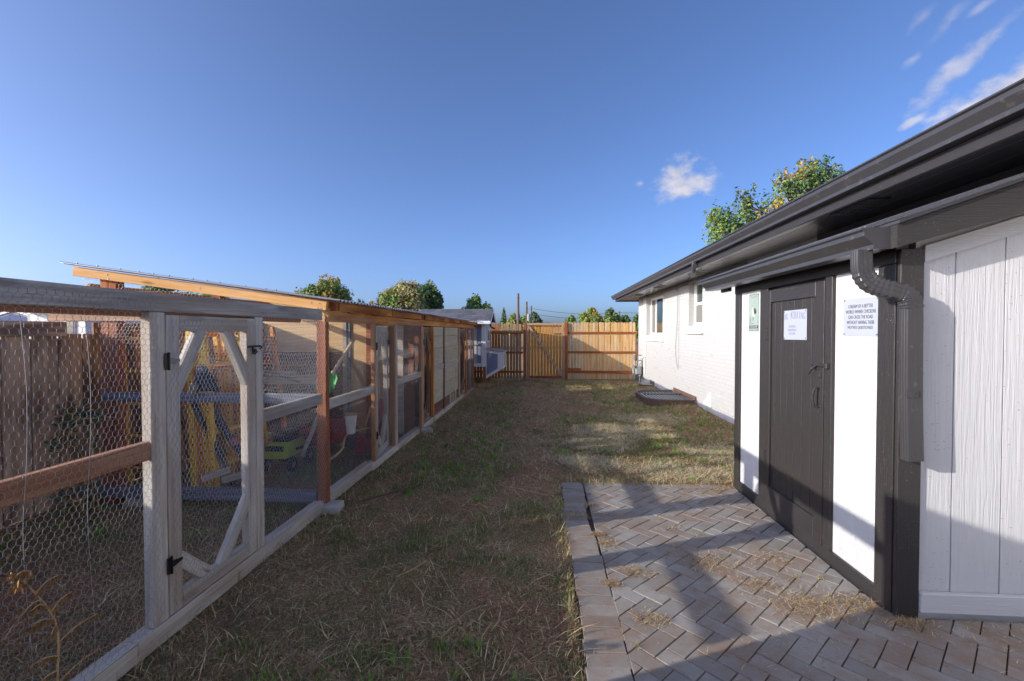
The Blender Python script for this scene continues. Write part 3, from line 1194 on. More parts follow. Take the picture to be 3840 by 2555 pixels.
# door
door = bx('door', (DX + .012, 3.338, .075), (DX + .030, 4.162, 1.962), M['black_paint_v'])
ya, yb = 3.445, 4.10
edges = [ya, 3.512, 3.63, 3.746, 3.845, 3.942, 4.04, yb]
for i in range(len(edges) - 1):
    vboard('plank', (DX + .004, edges[i] + .0025, .25), (DX + .0115, edges[i + 1] - .0025, 1.86), M['black_paint_v'], door)
vboard('stile', (DX - .012, 3.34, .08), (DX + .0112, ya - .002, 1.96), M['black_paint_v'], door)
vboard('stile', (DX - .012, yb + .002, .08), (DX + .0112, 4.16, 1.96), M['black_paint_v'], door)
hboard_y('rail', (DX - .0115, ya, 1.855), (DX + .011, yb, 1.96), M['black_paint'], door)
hboard_y('rail', (DX - .0115, ya, .08), (DX + .011, yb, .25), M['black_paint'], door)
for zc in (1.58, .50):
    h = MB()
    h.box((DX - .018, 4.155, zc - .05), (DX - .0121, 4.19, zc + .05), .002)
    h.tube([(DX - .021, 4.165, zc - .052), (DX - .021, 4.165, zc + .052)], .006, 8)
    h.build('hinge', M['black_paint'], door)
hd = MB()
hd.tube(catmull([(DX - .014, 3.375, 1.20), (DX - .045, 3.38, 1.195), (DX - .058, 3.385, 1.13), (DX - .045, 3.38, 1.075), (DX - .014, 3.375, 1.07)], 6), .008, 8)
hd.box((DX - .0165, 3.355, 1.185), (DX - .0122, 3.40, 1.235), .002)
hd.box((DX - .0165, 3.355, 1.035), (DX - .0122, 3.40, 1.085), .002)
hd.build('handle', M['black_paint'], door)
lt = MB()
lt.box((DX - .0165, 3.36, 1.335), (DX - .0122, 3.475, 1.385), .002)
lt.tube([(DX - .024, 3.46, 1.363), (DX - .024, 3.28, 1.363)], .009, 8)
lt.tube([(DX - .024, 3.40, 1.363), (DX - .045, 3.43, 1.325), (DX - .048, 3.455, 1.295)], .0075, 8)
lt.box((DX - .032, 3.275, 1.345), (DX - .0085, 3.31, 1.382), .003)
lt.box((DX - .022, 3.36, 1.275), (DX - .0122, 3.40, 1.32), .003)
lt.build('latch', M['black_paint'], door)
# front (faces the camera side): corner board, siding planks, skirt, frieze, rake
vboard('corner_board', (DX + .001, 2.672, -.05), (DX + .125, 2.698, 2.06), M['black_paint_v'])
gx = [DX + .128, 2.273, 2.530, 2.787, 3.09]
for i in range(4):
    top = 2.00 + .28 * (gx[i] - 1.96)
    a, b = gx[i] + .004, gx[i + 1] - .004
    pl = MB()
    Mx = Matrix(((0, 0, 1), (0, 1, 0), (-1, 0, 0))).to_4x4()
    top2 = 2.00 + .28 * (gx[i + 1] - 1.96)
    pl.prism([(a, .05), (b, .05), (b, top2 + .02), (a, top + .02)], 'y', 2.692, 2.70)
    me = pl.mesh('siding_plank', M['white_siding'])
    bm = bmesh.new(); bm.from_mesh(me); bmesh.ops.recalc_face_normals(bm, faces=bm.faces); bm.to_mesh(me); bm.free()
    # grain along local x: turn the mesh so that its length lies on x
    Rx = Matrix.Rotation(R(90), 4, 'Y')
    me.transform(Rx)
    put(bpy.data.objects.new('siding_plank', me), Rx.inverted(), shed)
bk_ = MB(); bk_.prism([(DX + .1, -.05), (3.09, -.05), (3.09, 2.45), (DX + .1, 2.12)], 'y', 2.7005, 2.76); bk_.build('backing', M['white_trim'], shed, fix=True)
bx('skirt_board', (DX + .128, 2.655, .035), (3.09, 2.6875, .145), M['white_trim'])
fz = MB(); fz.prism([(DX + .128, 1.985), (3.09, 2.30), (3.09, 2.385), (DX + .128, 2.075)], 'y', 2.672, 2.6875)
fz.build('frieze', M['white_trim'], shed, fix=True)
rk = MB(); rk.prism([(1.85, 2.044), (3.09, 2.385), (3.09, 2.592), (1.85, 2.165)], 'y', 2.535, 2.6715)
rk.build('rake_board', M['black_paint'], shed, fix=True)
fl = MB(); fl.prism([(1.85, 2.168), (3.09, 2.595), (3.09, 2.612), (1.85, 2.184)], 'y', 2.52, 2.69)
fl.build('drip_edge', M['gutter'], shed, fix=True)
lr = MB(); lr.prism([(1.80, 2.172), (3.09, 2.60), (3.09, 2.63), (1.80, 2.195)], 'y', 2.695, 5.12)
lr.build('roof', M['shingle'], shed, fix=True)
hboard_y('fascia', (1.852, 2.673, 2.045), (1.872, 5.08, 2.166), M['black_paint'])
bx('soffit', (1.873, 2.68, 2.10), (DX - .01, 5.1, 2.115), M['soffit'])
hboard_y('rafter_end', (1.90, 4.86, 2.02), (1.935, 5.06, 2.085), M['black_paint'])
bx('end_wall', (DX + .03, 4.83, -.05), (HX, 4.85, 2.2), M['white_siding'])
gutter('gutter', 1.702, 2.58, 5.14, 2.045, 2.16, .148, shed, M['gutter'])
pth = catmull([(1.755, 2.66, 2.05), (1.755, 2.66, 1.985), (1.762, 2.66, 1.93), (1.79, 2.65, 1.875), (1.845, 2.64, 1.842), (1.915, 2.63, 1.823), (1.965, 2.625, 1.80), (1.985, 2.62, 1.755), (1.990, 2.62, 1.70), (1.991, 2.62, 1.60), (1.996, 2.62, 1.2), (2.006, 2.62, .9)], 5)
sweep_rect(pth, .088, .062, (0, 1, 0), ((10, 24), (27, 38))).build('downspout', M['downspout'], shed, fix=True)
st = MB()
st.box((1.945, 2.5845, 1.245), (2.010, 2.5880, 1.285), .001)
st.box((2.040, 2.64, 1.245), (2.046, 2.668, 1.283), .001)
st.tube([(2.0, 2.586, 1.265), (2.0, 2.580, 1.265)], .007, 8)
st.tube([(2.046, 2.65, 1.265), (2.052, 2.65, 1.265)], .007, 8)
st.build('strap', M['downspout'], shed)
# ================================================================== SIGNS on the shed
def text_mesh(s, size, sx=1.0, ext=.0004):
    cu = bpy.data.curves.new('lettering', 'FONT')
    cu.body = s
    cu.size = size
    cu.align_x = 'CENTER'
    cu.align_y = 'CENTER'
    cu.extrude = ext
    cu.resolution_u = 3
    ob = bpy.data.objects.new('lettering', cu)
    COL.objects.link(ob)
    dg = bpy.context.evaluated_depsgraph_get()
    me = bpy.data.meshes.new_from_object(ob.evaluated_get(dg))
    bpy.data.objects.remove(ob)
    me.transform(Matrix.Diagonal((sx, 1, 1, 1)))
    return me


# local x of a sign runs towards -y of the world (as read from the yard), local y is up, local z faces the yard
def sign_frame(yc, zc, x=DX - .001, roll=0):
    return Matrix.Translation((x, yc, zc)) @ Matrix(((0, 0, -1), (-1, 0, 0), (0, 1, 0))).to_4x4() @ Matrix.Rotation(roll, 4, 'Z')


def fit_text(s, w, h):
    me = text_mesh(s, 1.0)
    co = np.array([v.co[:] for v in me.vertices])
    lo, hi = co.min(0), co.max(0)
    me.transform(Matrix.Translation((-(lo[0] + hi[0]) / 2, -(lo[1] + hi[1]) / 2, 0)))
    me.transform(Matrix.Diagonal((w / (hi[0] - lo[0]), h / (hi[1] - lo[1]), 1, 1)))
    return me


def sign(name, label, yc, zc, w, h, mat, x, roll=0):
    F = sign_frame(yc, zc, x, roll)
    vs, fs = chbox(w, h, .003, .0008)
    o = put(bpy.data.objects.new(name, MB().add(vs, fs).mesh(name, mat)), F, None)
    tag(o, label, 'sign')
    s = MB()
    for sx in (-1, 1):
        for sy in (-1, 1):
            c = Vector((sx * (w / 2 - .012), sy * (h / 2 - .012), .0025))
            s.tube([c - Vector((0, 0, .001)), c + Vector((0, 0, .0015))], .0055, 8)
    put(bpy.data.objects.new('screw', s.mesh('screw', M['steel'])), F, o)
    return o, F


def letters(o, F, s, cx, cy, w, h, mat):
    me = fit_text(s, w, h)
    me.materials.clear()
    me.materials.append(mat)
    me.name = 'lettering'
    return put(bpy.data.objects.new('lettering', me), F @ Matrix.Translation((cx, cy, .0022)), o)


# chickens sign
o, F = sign('tin_sign', 'square white tin sign about chickens crossing the road, beside the downspout', 3.012, 1.694, .322, .242, M['sign_white'], DX + .0155, R(-.6))
for i, (s, w) in enumerate((('I DREAM OF A BETTER', .222), ('WORLD WHERE CHICKENS', .272), ('CAN CROSS THE ROAD', .226), ('WITHOUT HAVING THEIR', .25), ('MOTIVES QUESTIONED', .228))):
    letters(o, F, s, 0, .068 - i * .034, w, .0225, M['ink'])
# door sign
o, F = sign('tin_sign', 'white tin sign with faded NO WORKING lettering on the black door', 3.735, 1.655, .325, .235, M['sign_white'], DX + .0020, R(.4))
for i, ch in enumerate('NO WORKING'):
    if ch == ' ': continue
    t = i / 9 - .5
    letters(o, F, ch, -.005 + t * .27, .070 + .012 * math.cos(t * 3.0) - .004, .024 if ch != 'I' else .008, .058 - .014 * abs(t), M['ink_faded'])
for i, (s, w) in enumerate((('DURING', .10), ('DRINKING', .125), ('HOURS', .09))):
    letters(o, F, s, -.035, -.012 - i * .028, w, .018, M['ink_faded'])
# rooster sign
o, F = sign('tin_sign', 'tall narrow pale green rooster sign with FOR SALE HERE band', 4.468, 1.782, .200, .358, M['sign_green'], DX + .0155)
ART = 'ROOSTER'
for i, ch in enumerate(ART):
    t = i / 6 - .5
    letters(o, F, ch, t * .13, .098 + .016 * math.cos(t * 2.6), .014, .020, M['hen_pale'])
pr = MB()
def flat(pts, z, m):
    pr.poly([(p[0] / 100, p[1] / 100, z) for p in pts], m)
flat([(-4.2, 6.2), (-3.2, 6.4), (-2.6, 4.6), (-2.2, 2.6), (-.2, .8), (1.0, -.4), (1.2, -2.2), (.4, -4.0), (-.8, -4.8), (-2.4, -3.6), (-3.6, -1.2), (-4.0, 1.8), (-4.5, 4.6)], .0021, 0)
flat([(-4.6, 6.2), (-4.4, 7.3), (-3.9, 6.8), (-3.5, 7.4), (-3.1, 6.7), (-2.8, 6.2), (-3.3, 5.9)], .0023, 1)
flat([(-4.4, 5.3), (-4.9, 4.0), (-4.3, 3.8), (-4.0, 5.0)], .0024, 1)
flat([(-5.2, 5.6), (-4.4, 5.9), (-4.4, 5.4)], .0024, 3)
for k in range(6):
    a = .35 + k * .28
    flat([(.6, -.8), (1.2 + 4.6 * math.cos(a) * .75, -1 + 5.6 * math.sin(a)), (2.0 + 5.0 * math.cos(a) * .8, -1.4 + 5.2 * math.sin(a)), (4.4 - .3 * k, -1.0 + .35 * k), (1.2, -1.6)], .0022 + .00005 * k, 2)
flat([(-2.2, -3.6), (-.9, -4.6), (.0, -4.3), (-.4, -5.2), (-.7, -8.0), (-1.2, -8.0), (-1.1, -5.4), (-1.6, -5.2), (-1.9, -7.4), (-2.4, -7.4), (-2.1, -5.0)], .0022, 2)
flat([(-9.2, -12.2), (9.2, -12.2), (9.2, -14.9), (-9.2, -14.9)], .0019, 2)
flat([(-9.6, 17.3), (9.6, 17.3), (9.6, 17.0), (-9.6, 17.0)], .0019, 2)
flat([(-9.6, -17.0), (9.6, -17.0), (9.6, -17.3), (-9.6, -17.3)], .0019, 2)
flat([(-9.6, 17.0), (-9.3, 17.0), (-9.3, -17.0), (-9.6, -17.0)], .0019, 2)
flat([(9.3, 17.0), (9.6, 17.0), (9.6, -17.0), (9.3, -17.0)], .0019, 2)
for k in range(7):
    y_ = -4.0 - k * 1.05
    wv = (2.6, 2.4, 3.4, 2.9, 3.8, 2.2, 9.5)[k]
    flat([(-8.4, y_), (-8.4 + wv, y_), (-8.4 + wv, y_ - .35), (-8.4, y_ - .35)], .0019, 2)
    if k in (0, 2, 4, 5):
        flat([(7.0, y_), (8.6, y_), (8.6, y_ - .3), (7.0, y_ - .3)], .0019, 2)
flat([(-6, 15.0), (6, 15.0), (6, 14.4), (-6, 14.4)], .0019, 3)
flat([(-7.6, -15.5), (7.6, -15.5), (7.6, -16.0), (-7.6, -16.0)], .0019, 3)
me = pr.mesh('printed_rooster', [M['ink_white'], M['ink_red'], M['ink_dark'], M['hen_gray']])
put(bpy.data.objects.new('printed_rooster', me), F, o)
letters(o, F, 'FOR SALE HERE', 0, -.1355, .145, .015, M['ink_white'])
# ================================================================== CHICKEN WIRE
def wire_mesh(name, O, U, V, W, H, parent, cell=.037, rad=.0011, seed=0, holes=(), mat=None, sag=.006, keep=None):
    """hexagonal netting of twisted wire: real three-sided strands on a plane O + u*U + v*V"""
    g = np.random.default_rng(seed + 11)
    O, U, V = np.array(O, float), np.array(U, float), np.array(V, float)
    N = np.cross(U, V)
    a, hgt = cell * .54, cell * .36
    pitch = a + hgt
    nu, nv = int(W / cell) + 2, int(H / pitch) + 2
    jit = {}
    I, J = np.meshgrid(np.arange(nu), np.arange(nv), indexing='ij')
    x = I * cell + (J % 2) * cell / 2
    y0 = J * pitch
    # distort the netting a little
    def warp(px, py):
        wx = (vnoise(px * 3.1, py * 3.1, seed) - .5) * .035 + (vnoise(px * 17, py * 17, seed + 5) - .5) * cell * .35
        wy = (vnoise(px * 2.7 + 9, py * 2.7, seed + 1) - .5) * .035 + (vnoise(px * 17, py * 17, seed + 6) - .5) * cell * .3
        wn = (vnoise(px * 4, py * 4, seed + 2) - .5) * sag * 2
        return px + wx, py + wy, wn
    segs = []
    ax, ay = x, y0
    bx_, by_ = x, y0 + a
    cxl, cyl = x - cell / 2, y0 + a + hgt
    cxr, cyr = x + cell / 2, y0 + a + hgt
    P = [(ax, ay, bx_, by_, rad * 1.3), (bx_, by_, cxl, cyl, rad), (bx_, by_, cxr, cyr, rad)]
    AA, BB, RR = [], [], []
    for x0, yy0, x1, yy1, r in P:
        u0, v0, n0 = warp(x0.ravel(), yy0.ravel())
        u1, v1, n1 = warp(x1.ravel(), yy1.ravel())
        ok = (u0 > 0) & (u0 < W) & (v0 > 0) & (v0 < H) & (u1 > 0) & (u1 < W) & (v1 > 0) & (v1 < H)
        if keep is not None:
            ok &= keep((u0 + u1) / 2, (v0 + v1) / 2)
        for h in holes:
            ok &= ~((u0 > h[0]) & (u0 < h[1]) & (v0 > h[2]) & (v0 < h[3]))
        a3 = O + u0[ok, None] * U + v0[ok, None] * V + n0[ok, None] * N
        b3 = O + u1[ok, None] * U + v1[ok, None] * V + n1[ok, None] * N
        AA.append(a3); BB.append(b3); RR.append(np.full(ok.sum(), r))
    A, B, Rr = np.concatenate(AA), np.concatenate(BB), np.concatenate(RR)
    D = B - A
    D /= np.linalg.norm(D, axis=1)[:, None] + 1e-9
    S = np.cross(D, N)
    n = len(A)
    vs = np.zeros((n, 6, 3))
    for k in range(3):
        t = 2 * math.pi * k / 3 + .5
        off = (S * math.cos(t) + N[None, :] * math.sin(t)) * Rr[:, None]
        vs[:, k] = A + off
        vs[:, k + 3] = B + off
    base = np.arange(n)[:, None] * 6
    f = np.concatenate([base + np.array([[k, (k + 1) % 3, (k + 1) % 3 + 3, k + 3]]) for k in range(3)])
    return soup(name, vs.reshape(-1, 3), f, [mat or M['galv']], None, True, parent)


# ================================================================== NEAR RUN
FXR = -1.94
run = empty('chicken_run', (FXR, 2.5, 0), 'open weathered grey chicken run framed in old lumber and netting', 'chicken run')
GW, GP = M['gray_wood'], M['gray_wood_pale']


def along_y(nm, y0, y1, z0, z1, x1, t, mt, par):
    """lumber lying along y with its outer face at x1"""
    return board(nm, (x1 - t / 2, y0, (z0 + z1) / 2), (x1 - t / 2, y1, (z0 + z1) / 2), z1 - z0, t, mt, par)


def upright(nm, y0, y1, z0, z1, x1, t, mt, par):
    return board(nm, (x1 - t / 2, (y0 + y1) / 2, z0), (x1 - t / 2, (y0 + y1) / 2, z1), t, y1 - y0, mt, par, up=(1, 0, 0))


along_y('top_rail', 1.22, 3.87, 1.702, 1.796, FXR, .04, GW, run)
along_y('inner_rail', .4, 3.6, 1.675, 1.745, FXR - .045, .04, M['red_rail'], run)
along_y('bottom_rail', 1.22, 2.02, .01, .112, FXR + .004, .085, GP, run)
along_y('bottom_rail', 2.022, 3.86, .008, .112, FXR + .004, .085, GP, run)
along_y('mid_rail', 1.22, 2.112, .966, 1.058, FXR - .002, .04, M['red_rail'], run)
along_y('mid_rail', 3.022, 3.862, .966, 1.058, FXR - .004, .04, GW, run)
upright('post', 2.118, 2.207, .113, 1.70, FXR, .055, GP, run)
upright('post', 2.94, 3.022, .113, 1.70, FXR, .085, GP, run)
upright('post', .98, 1.07, .0, 1.70, FXR, .09, GP, run)
wire_mesh('wire_mesh', (FXR + .004, 1.2, .02), (0, 1, 0), (0, 0, 1), .965, 1.76, run, seed=1, cell=.030, rad=.00085)
wire_mesh('wire_mesh', (FXR + .005, 2.99, .02), (0, 1, 0), (0, 0, 1), .93, 1.74, run, seed=2, rad=.00095, cell=.030)
sw = MB()
for yy in (1.56, 1.80):
    sw.tube(catmull([(FXR + .006, yy + .012 * math.sin(k * 1.7), .05 + .27 * k) for k in range(7)], 4), .0010, 5)
sw.build('stay_wire', M['galv'], run)


def gate(parent, yh, yl, z0, z1, mt, ang=0., seed=3, braces=3, metal=None, cell=.029, flip_mat=None, infill=None, x=FXR):
    """braced wire gate hinged at yh; ang swings the free side inwards"""
    H = Matrix.Translation((x, yh, 0)) @ Matrix.Rotation(ang, 4, 'Z') @ Matrix.Translation((-x, -yh, 0))
    T = lambda p: H @ Vector(p)
    w = .085
    s = 1 if yl > yh else -1
    y0, y1 = min(yh, yl), max(yh, yl)
    D = (H.to_3x3() @ Vector((0, 1, 0)))
    up = Vector((0, 0, 1))
    O = T((x + .005, y0 + .005, z0 + .01))
    g = wire_mesh('gate', O, D, up, y1 - y0 - .01, z1 - z0 - .02, parent, seed=seed, cell=cell, rad=.0009, mat=metal)
    nx = H.to_3x3() @ Vector((1, 0, 0))
    def B(nm, a, b, ww, m_, t=.05, upv=(0, 0, 1), off=0.):
        a, b = T((x - t / 2 + off, *a)), T((x - t / 2 + off, *b))
        return board(nm, a, b, ww, t, m_, g, up=upv)
    B('stile', (y0 + w / 2, z0), (y0 + w / 2, z1), w, mt, upv=D)
    B('stile', (y1 - w / 2, z0), (y1 - w / 2, z1), w, mt, upv=D)
    B('rail', (y0 + w, z1 - w / 2), (y1 - w, z1 - w / 2), w, mt)
    B('rail', (y0 + w, z0 + w / 2), (y1 - w, z0 + w / 2), w, mt)
    d = .30 if braces == 3 else .36
    mb = flip_mat or mt
    yi0, yi1 = y0 + w, y1 - w
    bw = .075
    e = bw * .35
    k = .55
    B('brace', (yi0 - .035, z1 - w - d - .04), (yi0 + d * k + .02, z1 - w + .035), bw, mb, .040, (0, -1, .6), -.004)
    B('brace', (yi1 + .035, z1 - w - d - .04), (yi1 - d * k - .02, z1 - w + .035), bw, mb, .040, (0, 1, .6), -.004)
    if braces >= 3:
        B('brace', (yi1 + .035, z0 + w + d * 1.05), (yi1 - d * k - .08, z0 + w - .035), bw, mb, .040, (0, -1, .6), -.004)
        B('brace', (yi0 - .035, z0 + w + d * .68), (yi0 + d * .75, z0 + w - .035), bw, mb, .040, (0, 1, .6), -.004)
    for zc in ((z1 - .24) if z1 > 1.6 else z1 - .2, z0 + .27):
        h = MB()
        yy = yh
        for q in (MB().box((x + .0065, yy - s * .024, zc - .042), (x + .010, yy - s * .002, zc + .042), .001),):
            h.add(q.v, q.f)
        h.tube([(x + .011, yy, zc - .046), (x + .011, yy, zc + .046)], .006, 8)
        h.add([(x + .0065, yy + s * .002, zc - .020), (x + .0065, yy + s * .002, zc + .020), (x + .0065, yy + s * .075, zc + .006), (x + .0065, yy + s * .075, zc - .006),
               (x + .0095, yy + s * .002, zc - .020), (x + .0095, yy + s * .002, zc + .020), (x + .0095, yy + s * .075, zc + .006), (x + .0095, yy + s * .075, zc - .006)],
              [(4, 7, 6, 5), (0, 1, 2, 3), (0, 4, 5, 1), (1, 5, 6, 2), (2, 6, 7, 3), (3, 7, 4, 0)], 1 if zc > 1 else 0)
        h.build('hinge', [M['black_metal'], M['strap']], g, fix=True)
    lt = MB()
    zc = z1 - .185
    ys = yl
    a = T((x, ys, 0))
    def q(dx, dy, z): return T((x + dx, ys - s * dy, z))
    zc = z1 - .20
    lt.box((0, 0, 0), (.001, .001, .001)) if False else None
    lt.tube([q(.014, .10, zc + .012), q(.014, .06, zc + .016), q(.014, -.035, zc + .016)], .006, 8)
    lt.tube([q(.014, .045, zc + .014), q(.02, .05, zc - .03), q(.016, .03, zc - .035), q(.014, .0, zc - .02)], .006, 8)
    lt.tube([q(.014, -.02, zc + .02), q(.018, -.045, zc + .008), q(.014, -.03, zc - .005)], .005, 8)
    lt.tube([q(.008, .02, zc - .012), q(.02, .02, zc - .012)], .011, 10)
    lt.build('latch', M['black_metal'], g, fix=True)
    return g


gate(run, 2.215, 2.934, .118, 1.688, GP, 0, 5)
# unseen solid panels added beside the run to shade the near pavers
board('shade_panel', (FXR - .02, -2.6, 1.0), (FXR - .02, 1.16, 1.0), 2.06, .018, M['ply_brown'], run)
board('shade_panel_end', (FXR - 2.4, -2.6, 1.0), (FXR - .03, -2.6, 1.0), 2.0, .018, M['ply_brown'], run)

# ================================================================== LONG COVERED COOP
coop = empty('chicken_coop', (FXR, 8.2, 0), 'long covered chicken coop with corrugated roof and orange stained beams', 'chicken coop')
YC = 3.905
ROOF_Z = lambda x: 1.868 + .137 * (-1.8 - x)
# front posts
post_specs = [(3.918, 3.985, 'redwood', .085), (5.085, 5.14, 'orange_beam', .042), (5.80, 5.855, 'gate_frame', .088), (5.86, 5.915, 'gray_wood_pale', .05), (7.10, 7.16, 'orange_beam', .045), (7.165, 7.22, 'gate_frame', .045), (7.86, 7.94, 'orange_beam', .05),
              (8.76, 8.815, 'ply_brown', .03), (10.27, 10.33, 'gate_frame', .04), (10.335, 10.39, 'gray_wood_pale', .04), (11.02, 11.08, 'orange_beam', .05), (11.29, 11.37, 'orange_beam', .08), (11.86, 11.93, 'gate_frame', .05), (12.45, 12.54, 'redwood', .08)]
for y0, y1, mt, dp_ in post_specs:
    upright('post', y0, y1, .03, 1.69, FXR + (.002 if mt != 'redwood' else .004), dp_, M[mt], coop)
along_y('header_beam', 3.99, 7.06, 1.692, 1.784, FXR - .001, .04, M['orange_beam'], coop)
along_y('header_beam', 7.065, 11.2, 1.70, 1.792, FXR - .001, .04, M['orange_beam'], coop)
along_y('header_beam', 11.205, 12.55, 1.70, 1.78, FXR - .001, .04, M['orange_beam'], coop)
for a, b in ((4.06, 5.50), (5.515, 6.86), (7.06, 8.45), (8.47, 10.0), (10.15, 11.4), (11.42, 12.75)):
    along_y('fascia_board', a, b, 1.788, 1.868, -1.868, .024, M['fascia'], coop)
for a in (4.0, 6.95, 10.06):
    along_y('rafter_tail', a, a + .05, 1.788, 1.87, -1.876, .06, M['redwood'], coop)
for i, y in enumerate((YC + .02, 5.5, 7.0, 8.5, 10.0, 11.5, 12.7)):
    top0, top1 = ROOF_Z(-1.925) - .012, ROOF_Z(-4.33) - .012
    x1 = -1.92 if i == 0 else -1.945
    board('rafter', (-4.33, y, top1 - .042), (x1, y, ROOF_Z(x1) - .054), .084, .038, M['fir'] if i == 0 else M['orange_beam'], coop)
# screw heads on the first rafter
sc = MB()
for x, dz in ((-1.97, -.03), (-1.985, .012), (-2.0, -.032), (-2.06, .01), (-3.98, -.03), (-3.99, .01), (-3.1, .0)):
    zc = ROOF_Z(x) - .054 + dz
    sc.tube([(x, YC + .002, zc), (x, YC - .003, zc)], .006, 8)
sc.build('screw', M['steel'], coop)
# corrugated sheets
pitch, amp = .076, .010
y = 3.85
si = 0
while y < 12.8:
    wS = .66
    n = int(wS / pitch * 8)
    vs, fs = [], []
    xs_ = [-1.775, -2.4, -3.2, -4.40]
    lift = .003 * (si % 2)
    for xx in xs_:
        for k in range(n + 1):
            yy = y + k * pitch / 8
            vs.append((xx, yy, ROOF_Z(xx) + amp + amp * math.sin(2 * math.pi * (yy - 3.85) / pitch) + lift))
    off = len(vs)
    vs += [(p[0], p[1], p[2] - .0012) for p in vs]
    for i in range(3):
        for k in range(n):
            a = i * (n + 1) + k
            fs.append((a, a + 1, a + n + 2, a + n + 1))
            fs.append((a + off, a + n + 1 + off, a + n + 2 + off, a + 1 + off))
    for i in range(3):
        for k in (0, n):
            a = i * (n + 1) + k
            fs.append((a, a + n + 1, a + n + 1 + off, a + off))
    for k in range(n):
        for i in (0, 3):
            a = i * (n + 1) + k
            fs.append((a, a + 1, a + 1 + off, a + off))
    MB().add(vs, fs).build('roof_sheet', M['roof_metal'], coop, smooth=False, fix=True)
    y += wS - pitch + .0
    si += 1
sc = MB()
for i in range(14):
    x = -4.2 + i * .17 + rnd.uniform(-.05, .05)
    yy = 3.85 + pitch * .25 + rnd.choice((0, pitch))
    zc = ROOF_Z(x) + 2 * amp
    sc.tube([(x, yy, zc), (x, yy, zc + .010)], .007, 6)
sc.build('roof_screw', M['steel'], coop)
# base rails and mid rails
along_y('base_rail', 3.99, 5.0, .035, .135, FXR + .002, .085, GP, coop)
along_y('base_rail', 5.002, 6.97, .02, .11, FXR + .006, .085, GP, coop)
along_y('base_rail', 7.22, 10.9, .0, .10, FXR + .002, .085, GP, coop)
along_y('base_rail', 10.905, 12.5, .0, .075, FXR + .002, .085, M['gate_frame'], coop)
along_y('mid_rail', 3.99, 5.082, .895, .985, FXR - .004, .04, GP, coop)
along_y('mid_rail', 5.918, 7.098, .885, .975, FXR - .004, .04, GP, coop)
# cream boarding
for a, b in ((7.945, 8.755), (8.82, 10.265)):
    for z0, z1 in ((.30, .585), (.59, .885), (.995, 1.30), (1.305, 1.52), (1.525, 1.69)):
        along_y('cream_board', a, b, z0, z1, FXR - .022 + rnd.uniform(-.002, .002), .014, M['cream'], coop)
    along_y('mid_rail', a, b, .89, .99, FXR - .010, .03, GP, coop)
    along_y('lower_board', a, b, .08, .315, FXR - .038, .012, M['ply_brown'], coop)
for yy, zz in ((9.35, .16), (9.62, .13), (9.9, .15)):
    b = MB(); b.prism([(yy, zz - .1), (yy + .16, zz - .08), (yy + .18, zz + .1), (yy + .11, zz + .16), (yy + .03, zz + .13)], 'x', FXR - .026, FXR - .02)
    b.build('peeling_board', M['cream'], coop, fix=True)
# netting bays
for a, b, z0, z1, sd in ((3.95, 5.12, .03, 1.76, 20), (5.86, 7.15, .03, 1.76, 21), (7.88, 8.79, .10, 1.70, 22), (8.79, 10.33, .10, 1.70, 23), (11.08, 12.48, .05, 1.72, 24)):
    wire_mesh('wire_mesh', (FXR + .008, a, z0), (0, 1, 0), (0, 0, 1), b - a, z1 - z0, coop, seed=sd, rad=.001, cell=.031 if a < 7.5 else .04)
gate(coop, 5.15, 5.79, .125, 1.672, GP, R(7), 31)
gate(coop, 7.23, 7.845, .12, 1.675, M['gate_frame'], R(5), 32, metal=M['black_metal'], cell=.03)
gate(coop, 11.01, 10.40, .12, 1.67, M['gate_frame'], 0, 33, metal=M['black_metal'], cell=.032)
# partition between the open run and the covered coop
def along_x(nm, x0, x1, z0, z1, y0, t, mt, par):
    return board(nm, (x0, y0 + t / 2, (z0 + z1) / 2), (x1, y0 + t / 2, (z0 + z1) / 2), z1 - z0, t, mt, par)


along_x('sill_beam', -4.32, -2.035, .065, .162, 3.91, .085, M['gray_dark'], coop)
along_x('partition_rail', -4.10, -2.035, .955, 1.043, 3.93, .04, M['gray_dark'], coop)
along_x('partition_header', -4.62, -2.035, 1.698, 1.772, 3.93, .04, M['gate_frame'], coop)
board('corner_post', (-4.066, 3.99, .0), (-4.066, 3.99, 2.09), .08, .085, M['redwood'], coop, up=(1, 0, 0))
board('corner_post', (-3.984, 3.99, .0), (-3.984, 3.99, 2.08), .08, .085, M['redwood'], coop, up=(1, 0, 0))
for yy in (5.7, 6.95, 8.5, 10.0, 11.5, 12.6):
    board('rear_post', (-4.25, yy, .0), (-4.25, yy, 2.10), .09, .09, M['redwood'], coop, up=(1, 0, 0))
along_y('rear_beam', 4.04, 12.6, 1.97, 2.06, -4.30, .04, M['orange_beam'], coop)
wire_mesh('wire_mesh', (-4.06, 3.905, .16), (1, 0, 0), (0, 0, 1), 2.06, 1.56, coop, seed=40, rad=.0010, cell=.034)
wire_mesh('wire_mesh', (-4.30, 3.95, 1.78), (1, 0, 0), (0, 0, 1), 2.25, .36, coop, seed=41, rad=.0009, keep=lambda u, v: v < .36 - u * .137)
# plywood wall across the coop
def sheet(nm, x0, x1, z0, z1, mt, y=6.85, t=.014, top=True):
    b = MB()
    za = ROOF_Z(x0) - .02 if z1 is None else z1
    zb = ROOF_Z(x1) - .02 if z1 is None else z1
    b.prism([(x0, z0), (x1, z0), (x1, zb), (x0, za)], 'y', y, y + t)
    return b.build(nm, mt, coop, fix=True)


